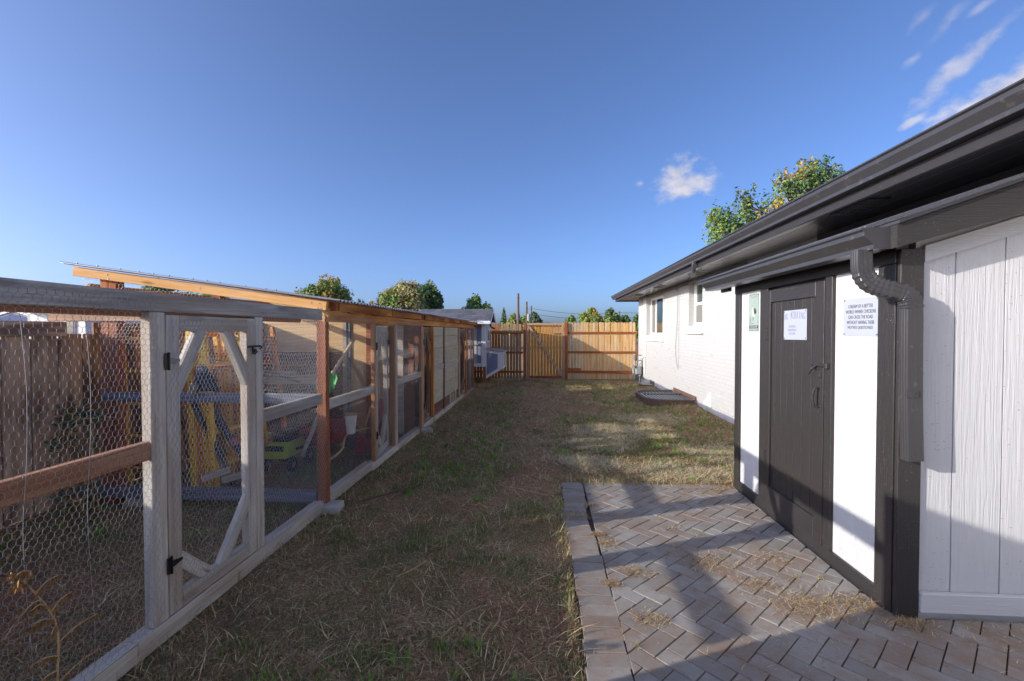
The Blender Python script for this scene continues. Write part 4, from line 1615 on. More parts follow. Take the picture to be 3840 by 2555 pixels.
sheet('plywood_sheet', -4.38, -3.105, 1.285, None, M['plywood'])
sheet('plywood_sheet', -4.38, -3.105, .02, 1.28, M['ply_brown'])  # lower sheet browner: shade painted into the plywood colour
sheet('wall_stud', -3.10, -3.04, .02, None, M['gray_wood_pale'], 6.82, .04)
sheet('wall_stud', -3.035, -2.985, .02, None, M['gray_dark'], 6.83, .04)
sheet('plywood_sheet', -2.98, -2.725, .02, None, M['plywood'])
sheet('wall_stud', -2.72, -2.60, .02, None, M['redwood'], 6.80, .06)
sheet('plywood_sheet', -2.595, -2.285, .02, None, M['plywood'])
sheet('wall_stud', -2.28, -2.15, .02, None, M['gray_wood_pale'], 6.82, .04)
sheet('plywood_sheet', -2.145, -1.99, 1.25, None, M['ply_brown'])
sheet('plywood_sheet', -2.145, -1.99, .02, 1.245, M['ply_brown'])
for yy in (8.3, 10.3, 12.5):
    sheet('plywood_sheet', -4.3, -2.05, .02, None, M['ply_brown'], yy)
# a workbench shelf inside
along_x('shelf', -4.3, -2.9, .93, 1.0, 5.6, .55, GP, coop)

# ================================================================== LEFT NEIGHBOUR FENCE
nf = empty('neighbour_fence', (-4.42, 4, 0), 'brown vertical board fence behind the runs, with a flat cap board', 'fence')
y = -3.0
kf = 0
while y < 14.9:
    wv = .205
    top = 1.455 if y < 2.0 else (1.56 if y < 6.2 else 1.62)
    kf = 1 - kf
    upright('board', y, y + wv, .0, top + .02, -4.415 + rnd.uniform(-.003, .003), .018, M['fence_brown'] if y < 4.3 else M['gate_board'] if rnd.random() < .75 else M['picket'], nf)
    board('gap_backing', (-4.437, y + wv + .008, 0), (-4.437, y + wv + .008, top - .02), .012, .06, M['fence_brown'], nf, up=(1, 0, 0))  # strips added behind the gaps to keep daylight from showing
    y += wv + .016
for a, b, z0 in ((-3.0, 2.05, 1.44), (2.06, 3.9, 1.56), (4.15, 6.3, 1.56), (6.31, 14.9, 1.61)):
    along_y('cap_board', a, b, z0, z0 + .132, -4.385, .028, M['fence_brown'] if a < 4 else M['gate_frame'], nf)
for yy in (-2, .3, 2.4, 8.0, 10.5, 13.0):
    board('post', (-4.48, yy, 0), (-4.48, yy, 1.6), .09, .09, M['fence_brown'], nf, up=(1, 0, 0))

# ================================================================== BACK FENCE WITH GATE
YB = 15.25
def picket_mesh(nm, w, h, t, mt, round_top=True):
    b = MB()
    if round_top:
        pts = [(0, -w / 2), (0, w / 2), (h - .03, w / 2), (h - .010, w * .36), (h, w * .16), (h, -w * .16), (h - .010, -w * .36), (h - .03, -w / 2)]
    else:
        pts = [(0, -w / 2), (0, w / 2), (h, w / 2), (h, -w / 2)]
    n = len(pts)
    vs = [(p[0], -t / 2, p[1]) for p in pts] + [(p[0], t / 2, p[1]) for p in pts]
    fs = [tuple(range(n)), tuple(range(2 * n - 1, n - 1, -1))] + [(i, i + n, (i + 1) % n + n, (i + 1) % n) for i in range(n)]
    b.add(vs, fs)
    me = b.mesh(nm, mt)
    bm = bmesh.new(); bm.from_mesh(me); bmesh.ops.recalc_face_normals(bm, faces=bm.faces); bm.to_mesh(me); bm.free()
    return me


UPX = Matrix(((0, 0, 1), (0, 1, 0), (1, 0, 0)))       # local x up, local z along world x (mirrored is fine for a flat slat)
UPX = Matrix(((0, 0, -1), (0, 1, 0), (1, 0, 0)))


def pickets(parent, x0, x1, z0, h, mats, pitch=.1015, w=.087, nm='picket', rt=True, y=YB + .03):
    cache = {}
    x = x0 + w / 2
    while x + w / 2 <= x1 + .01:
        mt = mats(x)
        hh = h + rnd.choice((0, 0, .006, -.006, .01))
        me = cache.get((mt.name, hh)) or cache.setdefault((mt.name, hh), picket_mesh(nm, w, hh, .016, mt, rt))
        T = Matrix.Translation((x, y + rnd.uniform(-.002, .002), z0)) @ Matrix.Rotation(rnd.gauss(0, .004), 4, 'Y') @ UPX.to_4x4()
        put(bpy.data.objects.new(nm, me), T, parent)
        x += pitch


fr = empty('wooden_fence', (2, YB, 0), 'picket fence with rounded tops and three red rails between the gate and the house', 'fence')
pickets(fr, .79, 3.09, .03, 1.885, lambda x: M['picket_gray'] if x < 1.25 else M['picket'])
for z0, z1, a in ((1.535, 1.602, .79), (.89, .957, .79), (.225, .31, .79)):
    along_x('rail', a, 3.085, z0, z1, YB - .012, .035, M['rail_red'], fr)
along_x('spacer_block', .80, 1.22, .325, .39, YB - .02, .04, M['rail_red'], fr)
board('post', (.737, YB, -.05), (.737, YB, 1.91), .095, .09, M['rail_red'], fr, up=(1, 0, 0))
fl_ = empty('wooden_fence', (-2, YB, 0), 'shaded stretch of picket fence between the small hen house and the gate', 'fence')
pickets(fl_, -4.4, -.72, .03, 1.845, lambda x: M['picket_red'] if x < -1.45 else M['picket_shaded'])
for z0, z1 in ((1.535, 1.60), (.87, .94), (.225, .29)):
    along_x('rail', -4.4, -.70, z0, z1, YB - .012, .035, M['rail_red'], fl_)
board('post', (-.642, YB, -.05), (-.642, YB, 1.895), .095, .09, M['rail_red'], fl_, up=(1, 0, 0))
kn = MB()
for x, z in ((-1.28, 1.33), (-1.05, 1.40), (-1.27, 1.30)):
    kn.tube([(x, YB + .018, z), (x, YB + .024, z)], .02, 8)
kn.build('knot_hole', M['picket_gray'], fl_)
gt = empty('garden_gate', (0, YB, 0), 'golden wooden garden gate with one diagonal brace in the back fence', 'gate')
pickets(gt, -.535, .60, .06, 1.84, lambda x: M['gate_board'], pitch=.103, w=.088, nm='board')
upr = lambda nm, x0, x1, z0, z1: board(nm, ((x0 + x1) / 2, YB - .012, z0), ((x0 + x1) / 2, YB - .012, z1), x1 - x0, .036, M['gate_frame'], gt, up=(1, 0, 0))
upr('stile', -.585, -.51, .045, 1.81)
upr('stile', .60, .682, .045, 1.81)
along_x('rail', -.585, .682, 1.813, 1.895, YB - .030, .036, M['gate_frame'], gt)
along_x('rail', -.51, .60, .045, .125, YB - .030, .036, M['rail_red'], gt)
board('brace', (-.49, YB - .014, 1.77), (.585, YB - .014, .15), .075, .034, M['gate_frame'], gt)
along_x('block', .30, .60, 1.545, 1.625, YB - .026, .032, M['gate_frame'], gt)
along_x('block', .50, .60, .19, .37, YB - .022, .03, M['gate_frame'], gt)
# ================================================================== HEN HOUSE at the far end
hen = empty('hen_house', (-2.7, 14.2, 0), 'small grey and white hen house with a shingled roof and sloping nest box', 'hen house')
X0, X1, Y0, Y1 = -3.75, -1.75, 13.60, 14.75
z0, z1 = .55, 1.86
hw = MB()
hw.box((X0, Y0 + .02, z0 + .02), (X1 - .02, Y1, z1))
hw.build('wall', M['hen_gray'], hen)
xx = X1 - .27
k = 0
while xx > X0 + .1:
    vboard('panel', (xx - .225, Y0 + .008, 1.33 if k < 0 else z0 + .1), (xx - .006, Y0 + .019, z1 - .06), M['hen_pale'] if k < 2 else M['hen_gray'], hen)
    xx -= .23
    k += 1
vboard('corner_trim', (X1 - .13, Y0 - .006, z0), (X1 - .002, Y0 + .0075, z1), M['hen_white'], hen)
along_x('bottom_trim', X0, X1 - .135, z0, z0 + .10, Y0 - .004, .012, M['hen_white'], hen)
along_x('mid_trim', X0, X1 - .135, 1.20, 1.245, Y0 - .02, .028, M['gray_wood_pale'], hen)
board('beam', (-2.6, Y0 - .04, 1.755), (-1.86, Y0 - .04, 1.765), .04, .05, M['redwood'], hen)
vboard('side_trim', (X1 - .018, Y0 + .0005, z0), (X1 + .002, Y0 + .10, z1), M['hen_white'], hen)
vboard('side_trim', (X1 - .018, Y1 - .1, z0), (X1 + .002, Y1, z1), M['hen_white'], hen)
vboard('side_panel', (X1 - .0185, Y0 + .102, z0), (X1 - .006, Y1 - .102, z1), M['hen_pale'], hen)
# arched window on the side
ar = MB()
yc, zb, w_, h_ = 14.28, 1.28, .26, .34
arc = [(yc - w_, zb), (yc + w_, zb)] + [(yc + w_ * math.cos(t), zb + h_ * .55 + w_ * math.sin(t)) for t in np.linspace(0, math.pi, 14)]
ar.prism(arc, 'x', X1 - .004, X1 + .012)
wo = ar.build('window', M['hen_white'], hen, fix=True)
ar = MB()
arc = [(yc - w_ * .8, zb + .05), (yc + w_ * .8, zb + .05)] + [(yc + w_ * .8 * math.cos(t), zb + h_ * .55 + w_ * .8 * math.sin(t)) for t in np.linspace(0, math.pi, 14)]
ar.prism(arc, 'x', X1 + .0125, X1 + .016)
ar.build('pane', M['screen'], wo, fix=True)
# gable and roof
ym = (Y0 + Y1) / 2
gb = MB()
gb.prism([(Y0, z1 + .002), (Y1, z1 + .002), (ym, z1 + .37)], 'x', X0, X1 - .01)
gb.build('gable', M['hen_white'], hen, fix=True)
OV = .17
sl = (2.30 - 1.93) / (ym - (Y0 - OV))
rfm = MB()
rfm.prism([(Y0 - OV, 1.905), (ym, 2.275), (Y1 + OV, 1.905), (Y1 + OV, 1.93), (ym, 2.30), (Y0 - OV, 1.93)], 'x', X0 - .2, X1 + .16)
rfo = rfm.build('roof', M['gray_dark'], hen, fix=True)
# shingles on the slope facing the yard
ncourse = 6
L_ = math.hypot(ym - (Y0 - OV), .37)
ang = math.atan2(.37, ym - (Y0 - OV))
shm = {}
for c in range(ncourse):
    s0 = c * L_ / ncourse - .01
    x = X0 - .2 + (c % 2) * .11
    while x < X1 + .16:
        wv = min(.215, X1 + .16 - x)
        if wv > .04:
            key = round(wv, 3)
            me = shm.get(key) or shm.setdefault(key, MB().box((0, 0, 0), (wv, L_ / ncourse + .03, .007), .001).mesh('shingle', M['shingle']))
            yb_, zb_ = Y0 - OV + s0 * math.cos(ang), 1.932 + s0 * math.sin(ang)
            T = Matrix.Translation((x, yb_ - .006, zb_ + .006)) @ Matrix.Rotation(ang - .03, 4, 'X')
            put(bpy.data.objects.new('shingle', me), T, rfo)
        x += .22
bk = MB()
bk.prism([(ym, 2.306), (Y1 + OV, 1.936), (Y1 + OV, 1.944), (ym, 2.316)], 'x', X0 - .2, X1 + .16)
bk.build('rear_shingles', M['shingle'], hen, fix=True)
along_x('fascia', X0 - .2, X1 + .165, 1.835, 1.928, Y0 - OV - .022, .02, M['hen_white'], hen)
for s in (-1, 1):
    ya_ = Y0 - OV if s < 0 else Y1 + OV
    board('barge_board', (X1 + .17, ya_, 1.885), (X1 + .17, ym, 2.262), .075, .02, M['hen_white'], hen)
# nest box
nb = MB()
nx1 = -1.22
nb.prism([(X1 + .003, .19), (X1 + .003, 1.06), (nx1, .985), (nx1, .50)], 'y', 13.62, 14.55)
nbo = nb.build('nest_box', M['hen_white'], hen, fix=True)
pn = MB()
pn.prism([(X1 + .03, .30), (X1 + .03, .975), (nx1 - .17, .93), (nx1 - .17, .50)], 'y', 13.608, 13.619)
pn.build('panel', M['hen_gray'], nbo, fix=True)
pn = MB()
pn.box((nx1 + .001, 13.74, .57), (nx1 + .008, 14.43, .93), .002)
pn.build('panel', M['hen_pale'], nbo)
ld = MB()
ld.prism([(X1 + .003, 1.065), (X1 + .003, 1.10), (nx1 + .05, 1.02), (nx1 + .05, .987)], 'y', 13.57, 14.62)
lo_ = ld.build('lid', M['gray_wood_pale'], nbo, fix=True)
for x_, y_ in ((X1 - .05, Y0 + .06), (X0 + .1, Y0 + .06), (X1 - .05, Y1 - .06), (X0 + .1, Y1 - .06)):
    board('leg', (x_, y_, .0), (x_, y_, z0), .09, .09, M['redwood'], hen, up=(1, 0, 0))
wire_mesh('wire_mesh', (X0, Y0 + .05, .05), (1, 0, 0), (0, 0, 1), 1.95, .5, hen, seed=50, rad=.0012, mat=M['black_metal'], cell=.03)
dp = catmull([(X1 + .12, Y0 + .25, 1.86), (X1 + .12, Y0 + .25, 1.78), (X1 + .18, Y0 + .25, 1.72), (X1 + .26, Y0 + .25, 1.70)], 5)
sweep_rect(dp, .05, .05, (0, 1, 0), ((3, 14),)).build('downspout', M['gutter'], hen, fix=True)

# ================================================================== CONCRETE BLOCKS
def block(x, y, z, w, d, h, rot, label, mat='concrete', name='concrete_block', seed=0):
    g = random.Random(seed)
    vs, fs = chbox(w, d, h, .012)
    vs = [(p[0] * (1 - .12 * (p[2] > 0)) + g.uniform(-.004, .004), p[1] * (1 - .12 * (p[2] > 0)) + g.uniform(-.004, .004), p[2] + g.uniform(-.003, .003)) for p in vs]
    o = put(bpy.data.objects.new(name, MB().add(vs, fs).mesh(name, M[mat])), Matrix.Translation((x, y, z + h / 2)) @ Matrix.Rotation(rot, 4, 'Z'))
    return tag(o, label, 'block', 'concrete blocks under the coop posts')


block(FXR + .03, 3.93, -.10, .22, .20, .165, .15, 'pale concrete pier block under the red corner post of the coop', seed=1)
block(FXR + .05, 7.17, -.09, .22, .20, .15, .4, 'half buried grey block under the door post in the middle of the coop', seed=2)
block(-3.78, 3.98, -.03, .20, .14, .11, .2, 'rough block under the dark sill beam, left one of the pair', seed=3)
block(-3.55, 3.97, -.03, .20, .14, .11, -.1, 'rough block under the dark sill beam, right one of the pair', seed=4)

# ================================================================== SCAFFOLD FRAMES and other stored things
def scaffold(label, base, top, side, w, rungs, mat, n=None, holes=True):
    """ladder-like frame: two drilled channels and cross tubes; base/top give the first leg, side the offset to the second"""
    base, top, side = Vector(base), Vector(top), Vector(side).normalized()
    e = empty('scaffold_frame', base, label, 'scaffold frame', 'yellow scaffold frames stored in the coop')
    d = top - base
    for s in (0, w):
        a, b = base + side * s, top + side * s
        o = board('leg', a, b, .055, .046, mat, e, up=(0, -1, 0), c=.003)
        if holes:
            h = MB()
            nh = int(d.length / .075)
            nrm = Vector((0, -1, 0))
            nrm = (nrm - d.normalized() * nrm.dot(d.normalized())).normalized()
            sd = d.normalized().cross(nrm)
            for k in range(1, nh):
                p = a + d * (k / nh)
                h.tube([p + nrm * .0272, p + nrm * .0285], .008, 8)
            h.build('drilled_holes', M['black_plastic'], o)
    for k in range(rungs):
        t = (k + .6) / rungs
        p = base + d * t
        r = MB(); r.tube([p + side * .018, p + side * (w - .018)], .016, 8)
        r.build('rung', mat, e)
    return e


YL, OY = M['yellow'], M['orange_y']
scaffold('tall yellow scaffold frame with rungs standing beside the red corner post', (-4.235, 4.35, .01), (-4.32, 4.36, 1.66), (1, 0, 0), .40, 5, YL)
scaffold('yellow scaffold frame nearest the hinge side of the gate', (-3.49, 4.30, .02), (-3.58, 4.36, 1.72), (.05, 1, 0), .5, 5, YL)
scaffold('bright yellow scaffold frame just right of the one nearest the gate hinge', (-3.43, 4.25, .02), (-3.53, 4.31, 1.72), (.04, 1, 0), .5, 5, YL)
scaffold('worn orange scaffold frame in the middle of the stack', (-3.375, 4.28, .02), (-3.47, 4.34, 1.70), (.03, 1, 0), .5, 5, OY)
scaffold('pale yellow scaffold frame right of the worn orange one', (-3.31, 4.27, .03), (-3.44, 4.33, 1.74), (.03, 1, 0), .5, 5, YL)
scaffold('thick yellow scaffold frame leaning at the right of the stack', (-3.20, 4.22, .05), (-3.385, 4.29, 1.74), (.03, 1, 0), .5, 5, YL)
scaffold('left one of two tall slim yellow scaffold frames behind the stack', (-3.53, 4.9, .05), (-3.735, 4.92, 1.74), (.02, 1, 0), .5, 5, YL)
scaffold('right one of two tall slim yellow scaffold frames behind the stack', (-3.45, 4.92, .05), (-3.67, 4.94, 1.74), (.02, 1, 0), .5, 5, YL)
scaffold('rusty orange scaffold frame at the back beside the slim yellow pair', (-3.42, 5.3, .02), (-3.62, 5.32, 1.66), (.1, 1, 0), .45, 5, OY)
scaffold('orange scaffold frame against the fence between the corner post and the gate', (-3.95, 4.62, .05), (-4.02, 4.66, 1.5), (1, .05, 0), .36, 5, OY)
# planks leaning on the rear fence
pg = 'loose planks leaning on the rear fence'
for i, (x, y, t, m_) in enumerate(((-4.30, 4.55, 0, 'gate_board'), (-4.31, 4.8, .03, 'picket'), (-4.30, 5.05, -.02, 'gate_board'), (-4.31, 5.3, .02, 'picket'))):
    o = board('plank', (x + .25, y, .02), (x, y + t, 1.62), .18, .03, M[m_], None, up=(0, 1, 0))
    tag(o, ('golden plank leaning on the rear fence, first behind the corner post', 'golden brown plank leaning on the rear fence, second behind the corner post',
            'golden plank leaning on the rear fence, third behind the corner post', 'pale plank leaning on the rear fence, farthest from the corner post')[i], 'plank', pg)
for i, (x, m_, lb) in enumerate(((-3.74, 'orange_beam', 'wide orange board standing behind the slim yellow scaffold pair'), (-3.98, 'gate_board', 'wide golden board standing behind the yellow stack, left of the orange one'))):
    o = board('wide_board', (x, 5.45, .03), (x - .12, 5.55, 1.66), .26, .02, M[m_], None, up=(1, 0, 0))
    tag(o, lb, 'board')
# folded black cover with a lamp on it, and padded poles
tb = MB()
pts, fs = [], []
nr, nc = 9, 14
for i in range(nr):
    t = i / (nr - 1)
    for k in range(nc):
        a = 2 * math.pi * k / nc
        r = (.085 * (1 - t) ** .6 + .025) * (1 + .14 * math.sin(3 * a + 4 * t) + .06 * math.sin(7 * a))
        pts.append((-3.22 + r * 1.1 * math.cos(a) - .03 * t, 4.12 + r * .6 * math.sin(a), 1.04 + .24 * t))
for i in range(nr - 1):
    for k in range(nc):
        fs.append((i * nc + k, i * nc + (k + 1) % nc, (i + 1) * nc + (k + 1) % nc, (i + 1) * nc + k))
fs.append(tuple(range(nc))); fs.append(tuple((nr - 1) * nc + k for k in range(nc)))
tc_ = empty('black_cover', (-3.22, 4.12, 1.02), 'crumpled dark blue black cover bunched above the dark partition rail', 'cover')
tb.add(pts, fs)
tb.build('fabric', M['blue_plastic'], tc_, smooth=True, fix=True)
lm = MB(); lm.tube([(-3.25, 4.00, 1.05), (-3.25, 4.01, 1.10), (-3.25, 4.02, 1.13)], [.028, .035, .012], 10)
lm.build('silver_cap', M['steel'], tc_)
def padded(label, pts, r, bands=()):
    e = empty('padded_pole', pts[0], label, 'pole', 'dark poles stored in the coop')
    m_ = MB(); m_.tube(pts, r, 12); m_.build('tube', M['foam'], e)
    for a, b in bands:
        q = MB(); A, B = Vector(pts[0]), Vector(pts[-1])
        q.tube([A.lerp(B, a), A.lerp(B, b)], r * 1.06, 12); q.build('tape_band', M['pink'], e)
    k_ = MB(); A, B = Vector(pts[0]), Vector(pts[-1])
    for t in (.12, .25, .4, .8):
        p = A.lerp(B, t); k_.tube([p + Vector((0, -r * .9, 0)), p + Vector((0, -r * 1.4, 0))], .012, 8)
    k_.build('bolt', M['steel'], e)['kind'] = 'stuff'
    return e


padded('thick dark grey padded pole with a pink tape band, leaning behind the gate', [(-2.88, 4.32, .22), (-3.40, 4.32, .90)], .036, ((.36, .45),))
padded('black pole leaning left of the pink banded pole', [(-3.03, 4.24, .10), (-3.46, 4.26, .90)], .026)
padded('slim black pole crossing behind the padded pole', [(-2.93, 4.44, .10), (-3.42, 4.46, .84)], .022)
# bits of timber by the sill
tb_ = empty('timber_offcut', (-2.9, 4.2, .18), 'grey timber offcuts lying in a V on the sill beam', 'timber')
board('piece', (-3.27, 4.12, .19), (-3.05, 4.2, .26), .06, .05, GP, tb_)
board('piece', (-3.05, 4.10, .19), (-2.82, 4.16, .25), .06, .05, GP, tb_)
# lime green mower
mw = empty('lawn_mower', (-2.95, 5.0, .05), 'lime green and black battery lawn mower parked inside the coop', 'lawn mower')
b = MB()
b.prism([(-3.12, .18), (-2.87, .18), (-2.86, .27), (-2.90, .345), (-3.08, .345), (-3.13, .27)], 'y', 4.86, 5.36)
b.build('deck', M['lime'], mw, fix=True)
b = MB()
b.prism([(-3.08, .348), (-2.90, .348), (-2.91, .41), (-2.95, .43), (-3.03, .43), (-3.06, .41)], 'y', 4.95, 5.3)
b.build('motor_cover', M['black_plastic'], mw, fix=True)
b = MB()
b.box((-3.10, 4.845, .265), (-2.89, 4.858, .325), .004)
b.build('grille', M['black_plastic'], mw)
b = MB()
b.box((-3.06, 4.96, .43), (-2.92, 5.2, .47), .02)
b.build('battery_lid', M['black_plastic'], mw)
for x_, y_, r_ in ((-3.15, 4.93, .08), (-2.84, 4.93, .08), (-3.15, 5.30, .09), (-2.84, 5.30, .09)):
    w_ = MB(); w_.tube([(x_ - .022, y_, r_ + .02), (x_ + .022, y_, r_ + .02)], r_, 18)
    wo = w_.build('wheel', M['black_plastic'], mw)
    w_ = MB(); w_.tube([(x_ - .025, y_, r_ + .02), (x_ + .025, y_, r_ + .02)], r_ * .45, 12)
    w_.build('hub', M['steel'], wo)
b = MB()
for x_ in (-3.10, -2.84):
    b.tube([(x_, 5.32, .30), (x_, 5.75, .82), (x_, 5.82, .90)], .014, 8)
b.tube([(-3.10, 5.82, .90), (-2.84, 5.82, .90)], .016, 8)
b.build('handle_bar', M['black_plastic'], mw)
# tools
def tool(name, label, base, top, r, hm, head=None, hmat=None, cat='tool'):
    e = empty(name, base, label, cat, 'garden tools kept inside the coop')
    m_ = MB(); m_.tube([base, top], r, 10); m_.build('handle', hm, e)
    if head: head(e, Vector(base), Vector(top))
    return e


def blade(col, w=.20, l=.28, curve=.05):
    def f(e, a, t):
        d = (t - a).normalized()
        s = Vector((.9, .35, 0)); s = (s - d * s.dot(d)).normalized()
        n = d.cross(s)
        b_ = MB()
        rows = []
        for i, (u, ww_) in enumerate(((0, .10), (.2, .75), (.55, 1.0), (.8, .95), (1.0, .45))):
            c_ = a + d * (.05 - l * u) + n * curve * math.sin(u * math.pi)
            rows.append([c_ + s * ww_ * w / 2 * k + n * (curve * .8 * (1 - k * k)) for k in (-1, -.5, 0, .5, 1)])
        n5 = 5
        vs = [p for r_ in rows for p in r_]
        off = len(vs)
        vs += [p + n * .004 for p in vs]
        fs = []
        for i in range(len(rows) - 1):
            for k in range(4):
                q = i * n5 + k
                fs.append((q, q + 1, q + n5 + 1, q + n5)); fs.append((q + off, q + n5 + off, q + n5 + 1 + off, q + 1 + off))
        b_.add(vs, fs)
        b_.build('blade', col, e, smooth=True)
    return f


WH = M['picket_gray']
tool('shovel', 'wooden handled scoop shovel with a bright green blade, beside the red corner post', (-2.40, 5.0, 1.12), (-2.20, 5.15, 1.52), .019, WH, blade(M['green'], .20, .30, .04))
tool('hoe', 'grey wooden pole leaning in the coop right of the mower', (-2.62, 4.75, .25), (-2.36, 4.75, .86), .022, GW)
tool('rake', 'short yellow handled tool leaning before the red tray', (-2.48, 4.85, .36), (-2.38, 4.85, .66), .017, M['orange_y'])
o = tool('handle_grip', 'bright green plastic grip of a tool standing by the corner post', (-2.30, 4.5, .10), (-2.30, 4.5, .47), .020, M['foam'])
q = MB(); q.tube([(-2.30, 4.5, .17), (-2.30, 4.5, .37)], .026, 10); q.build('grip', M['green'], o)
tool('rake', 'long orange wooden rake handle leaning at the second bay of the coop', (-2.30, 5.6, .30), (-2.05, 5.5, .93), .014, M['orange_beam'])
tool('pry_bar', 'thin dark bar slanting across the coop above the shelf', (-4.0, 5.5, 1.28), (-3.0, 5.4, .98), .016, M['gray_dark'])
# red wheelbarrow tray, gas cans, bag, bucket
wbw = empty('wheelbarrow', (-2.2, 5.3, .3), 'red wheelbarrow tray behind the red corner post', 'wheelbarrow')
b = MB()
lo_, hi_ = [(-2.74, 5.1, .30), (-2.46, 5.1, .30), (-2.44, 5.6, .26), (-2.76, 5.6, .26)], [(-2.80, 5.0, .46), (-2.40, 5.0, .46), (-2.38, 5.7, .48), (-2.82, 5.7, .48)]
b.add(lo_ + hi_, [(0, 1, 2, 3), (0, 4, 5, 1), (1, 5, 6, 2), (2, 6, 7, 3), (3, 7, 4, 0)])
b.build('tray', M['red'], wbw)
b = MB()
b.tube([(-2.76, 4.9, .29), (-2.68, 5.7, .24), (-2.61, 5.95, .2)], .018, 8); b.tube([(-2.44, 4.9, .29), (-2.52, 5.7, .24), (-2.59, 5.95, .2)], .018, 8)
b.build('frame', M['black_plastic'], wbw)
b = MB(); b.tube([(-2.63, 5.95, .2), (-2.57, 5.95, .2)], .18, 18); b.build('wheel', M['black_plastic'], wbw)
def can(label, x, y, z, w, d, h):
    e = empty('fuel_can', (x, y, z), label, 'fuel can', 'red plastic fuel cans in the coop')
    m_ = MB(); m_.prism([(x - w / 2, z), (x + w / 2, z), (x + w / 2, z + h * .78), (x + w * .1, z + h), (x - w / 2, z + h)], 'y', y - d / 2, y + d / 2)
    m_.build('body', M['red'], e, fix=True)
    m_ = MB(); m_.tube([(x + w * .3, y, z + h * .8), (x + w * .42, y, z + h * 1.08)], .022, 8); m_.build('spout', M['black_plastic'], e)


can('red fuel can on the coop floor below the first coop door', -2.10, 5.85, .10, .12, .2, .34)
can('smaller red fuel can deeper in the coop, left of the first coop door', -2.22, 5.45, .12, .14, .16, .20)
br = empty('blower', (-2.1, 5.75, .45), 'red and black yard blower leaning behind the first coop door', 'blower')
m_ = MB(); m_.tube([(-2.16, 5.6, .30), (-2.08, 5.75, .72)], [.035, .05], 12); m_.build('tube', M['red'], br)
m_ = MB(); m_.tube([(-2.2, 5.55, .16), (-2.16, 5.6, .30)], [.05, .04], 12); m_.build('nozzle', M['black_plastic'], br)
bg_ = empty('feed_bucket', (-2.16, 4.95, .52), 'dirty white feed bucket hanging in the first bay of the coop', 'bucket')
m_ = MB(); m_.tube([(-2.16, 4.95, .46), (-2.16, 4.95, .68)], [.045, .07], 16); m_.build('body', M['white_plastic'], bg_)
m_ = MB(); m_.tube([(-2.16, 4.95, .67), (-2.16, 4.95, .685)], .075, 16); m_.build('rim', M['gate_frame'], bg_)
rb_ = empty('ball', (-3.72, 5.8, 1.14), 'small red ball on the shelf behind the run gate post', 'ball')
m_ = MB()
for i in range(8):
    pass
bm = bmesh.new(); bmesh.ops.create_uvsphere(bm, u_segments=16, v_segments=10, radius=.09); bmesh.ops.translate(bm, verts=bm.verts, vec=(-3.72, 5.8, 1.23)); me = bpy.data.meshes.new('ball_skin'); bm.to_mesh(me); bm.free(); me.materials.append(M['red'])
put(bpy.data.objects.new('skin', me), None, rb_)
jb = empty('stone_pile', (-3.7, 5.75, 1.0), 'small heap of grey stones on the shelf inside the coop', 'stones')
for i in range(6):
    bm = bmesh.new(); bmesh.ops.create_icosphere(bm, subdivisions=2, radius=.07)
    for v in bm.verts: v.co *= 1 + .25 * (math.sin(v.co.x * 60 + i) * math.cos(v.co.y * 50))
    bmesh.ops.scale(bm, vec=(1.2, .9, .7), verts=bm.verts)
    me = bpy.data.meshes.new('stone'); bm.to_mesh(me); bm.free(); me.materials.append(M['concrete'])
    put(bpy.data.objects.new('stone', me), Matrix.Translation((-3.80 + .09 * i, 5.75 + .05 * (i % 2), 1.045)), jb)
rp = MB(); rp.tube(catmull([(-1.97, 4.05, .42), (-2.1, 4.6, .38), (-2.3, 5.2, .40), (-2.2, 5.8, .36)], 6), .011, 6)
tag(rp.build('rope', M['rope']), 'tan rope hanging low across the first coop bay', 'rope')

# ================================================================== GAS METER, WINDOW WELLS
gm = empty('gas_meter', (2.95, 14.55, 0), 'grey gas meter with piping on legs at the far corner of the house', 'gas meter')
YG = 14.55
m_ = MB(); m_.box((2.86, YG - .09, .25), (3.05, YG + .09, .53), .03); m_.build('body', M['meter_gray'], gm)
m_ = MB(); m_.box((2.79, YG - .05, .26), (2.845, YG + .08, .45), .015); m_.build('side_box', M['meter_gray'], gm)
m_ = MB(); m_.tube([(2.80, YG - .02, .52), (2.80, YG - .11, .52)], .045, 14); m_.tube([(2.80, YG - .11, .52), (2.80, YG - .13, .52)], .03, 14); m_.build('dial', M['meter_gray'], gm)
m_ = MB()
m_.tube([(2.91, YG, .53), (2.91, YG, .66), (2.93, YG, .70), (3.05, YG, .70), (3.065, YG, .68), (3.065, YG, .12)], .018, 8)
m_.tube([(3.0, YG, .53), (3.0, YG, .58), (3.02, YG, .60), (3.065, YG, .60)], .014, 8)
m_.tube([(3.08, YG + .08, .64), (3.08, YG + .08, .22)], .02, 8)
m_.build('pipe', M['meter_gray'], gm)
m_ = MB(); m_.tube([(2.87, YG, .70), (2.84, YG, .76), (2.82, YG, .86)], [.02, .045, .05], 10); m_.build('regulator', M['meter_gray'], gm)
m_ = MB(); m_.tube([(2.86, YG, .70), (2.93, YG, .705)], .016, 8); m_.tube([(2.90, YG, .705), (2.895, YG, .86), (2.93, YG, .875), (3.06, YG, .86)], .013, 8); m_.build('copper_pipe', M['rust'], gm)
for x_ in (2.82, 2.95, 3.04):
    m_ = MB(); m_.tube([(x_, YG - .02, .27), (x_ - .02, YG - .05, -.03)], .013, 8); m_.build('leg', M['steel'] if x_ < 3 else M['black_metal'], gm)

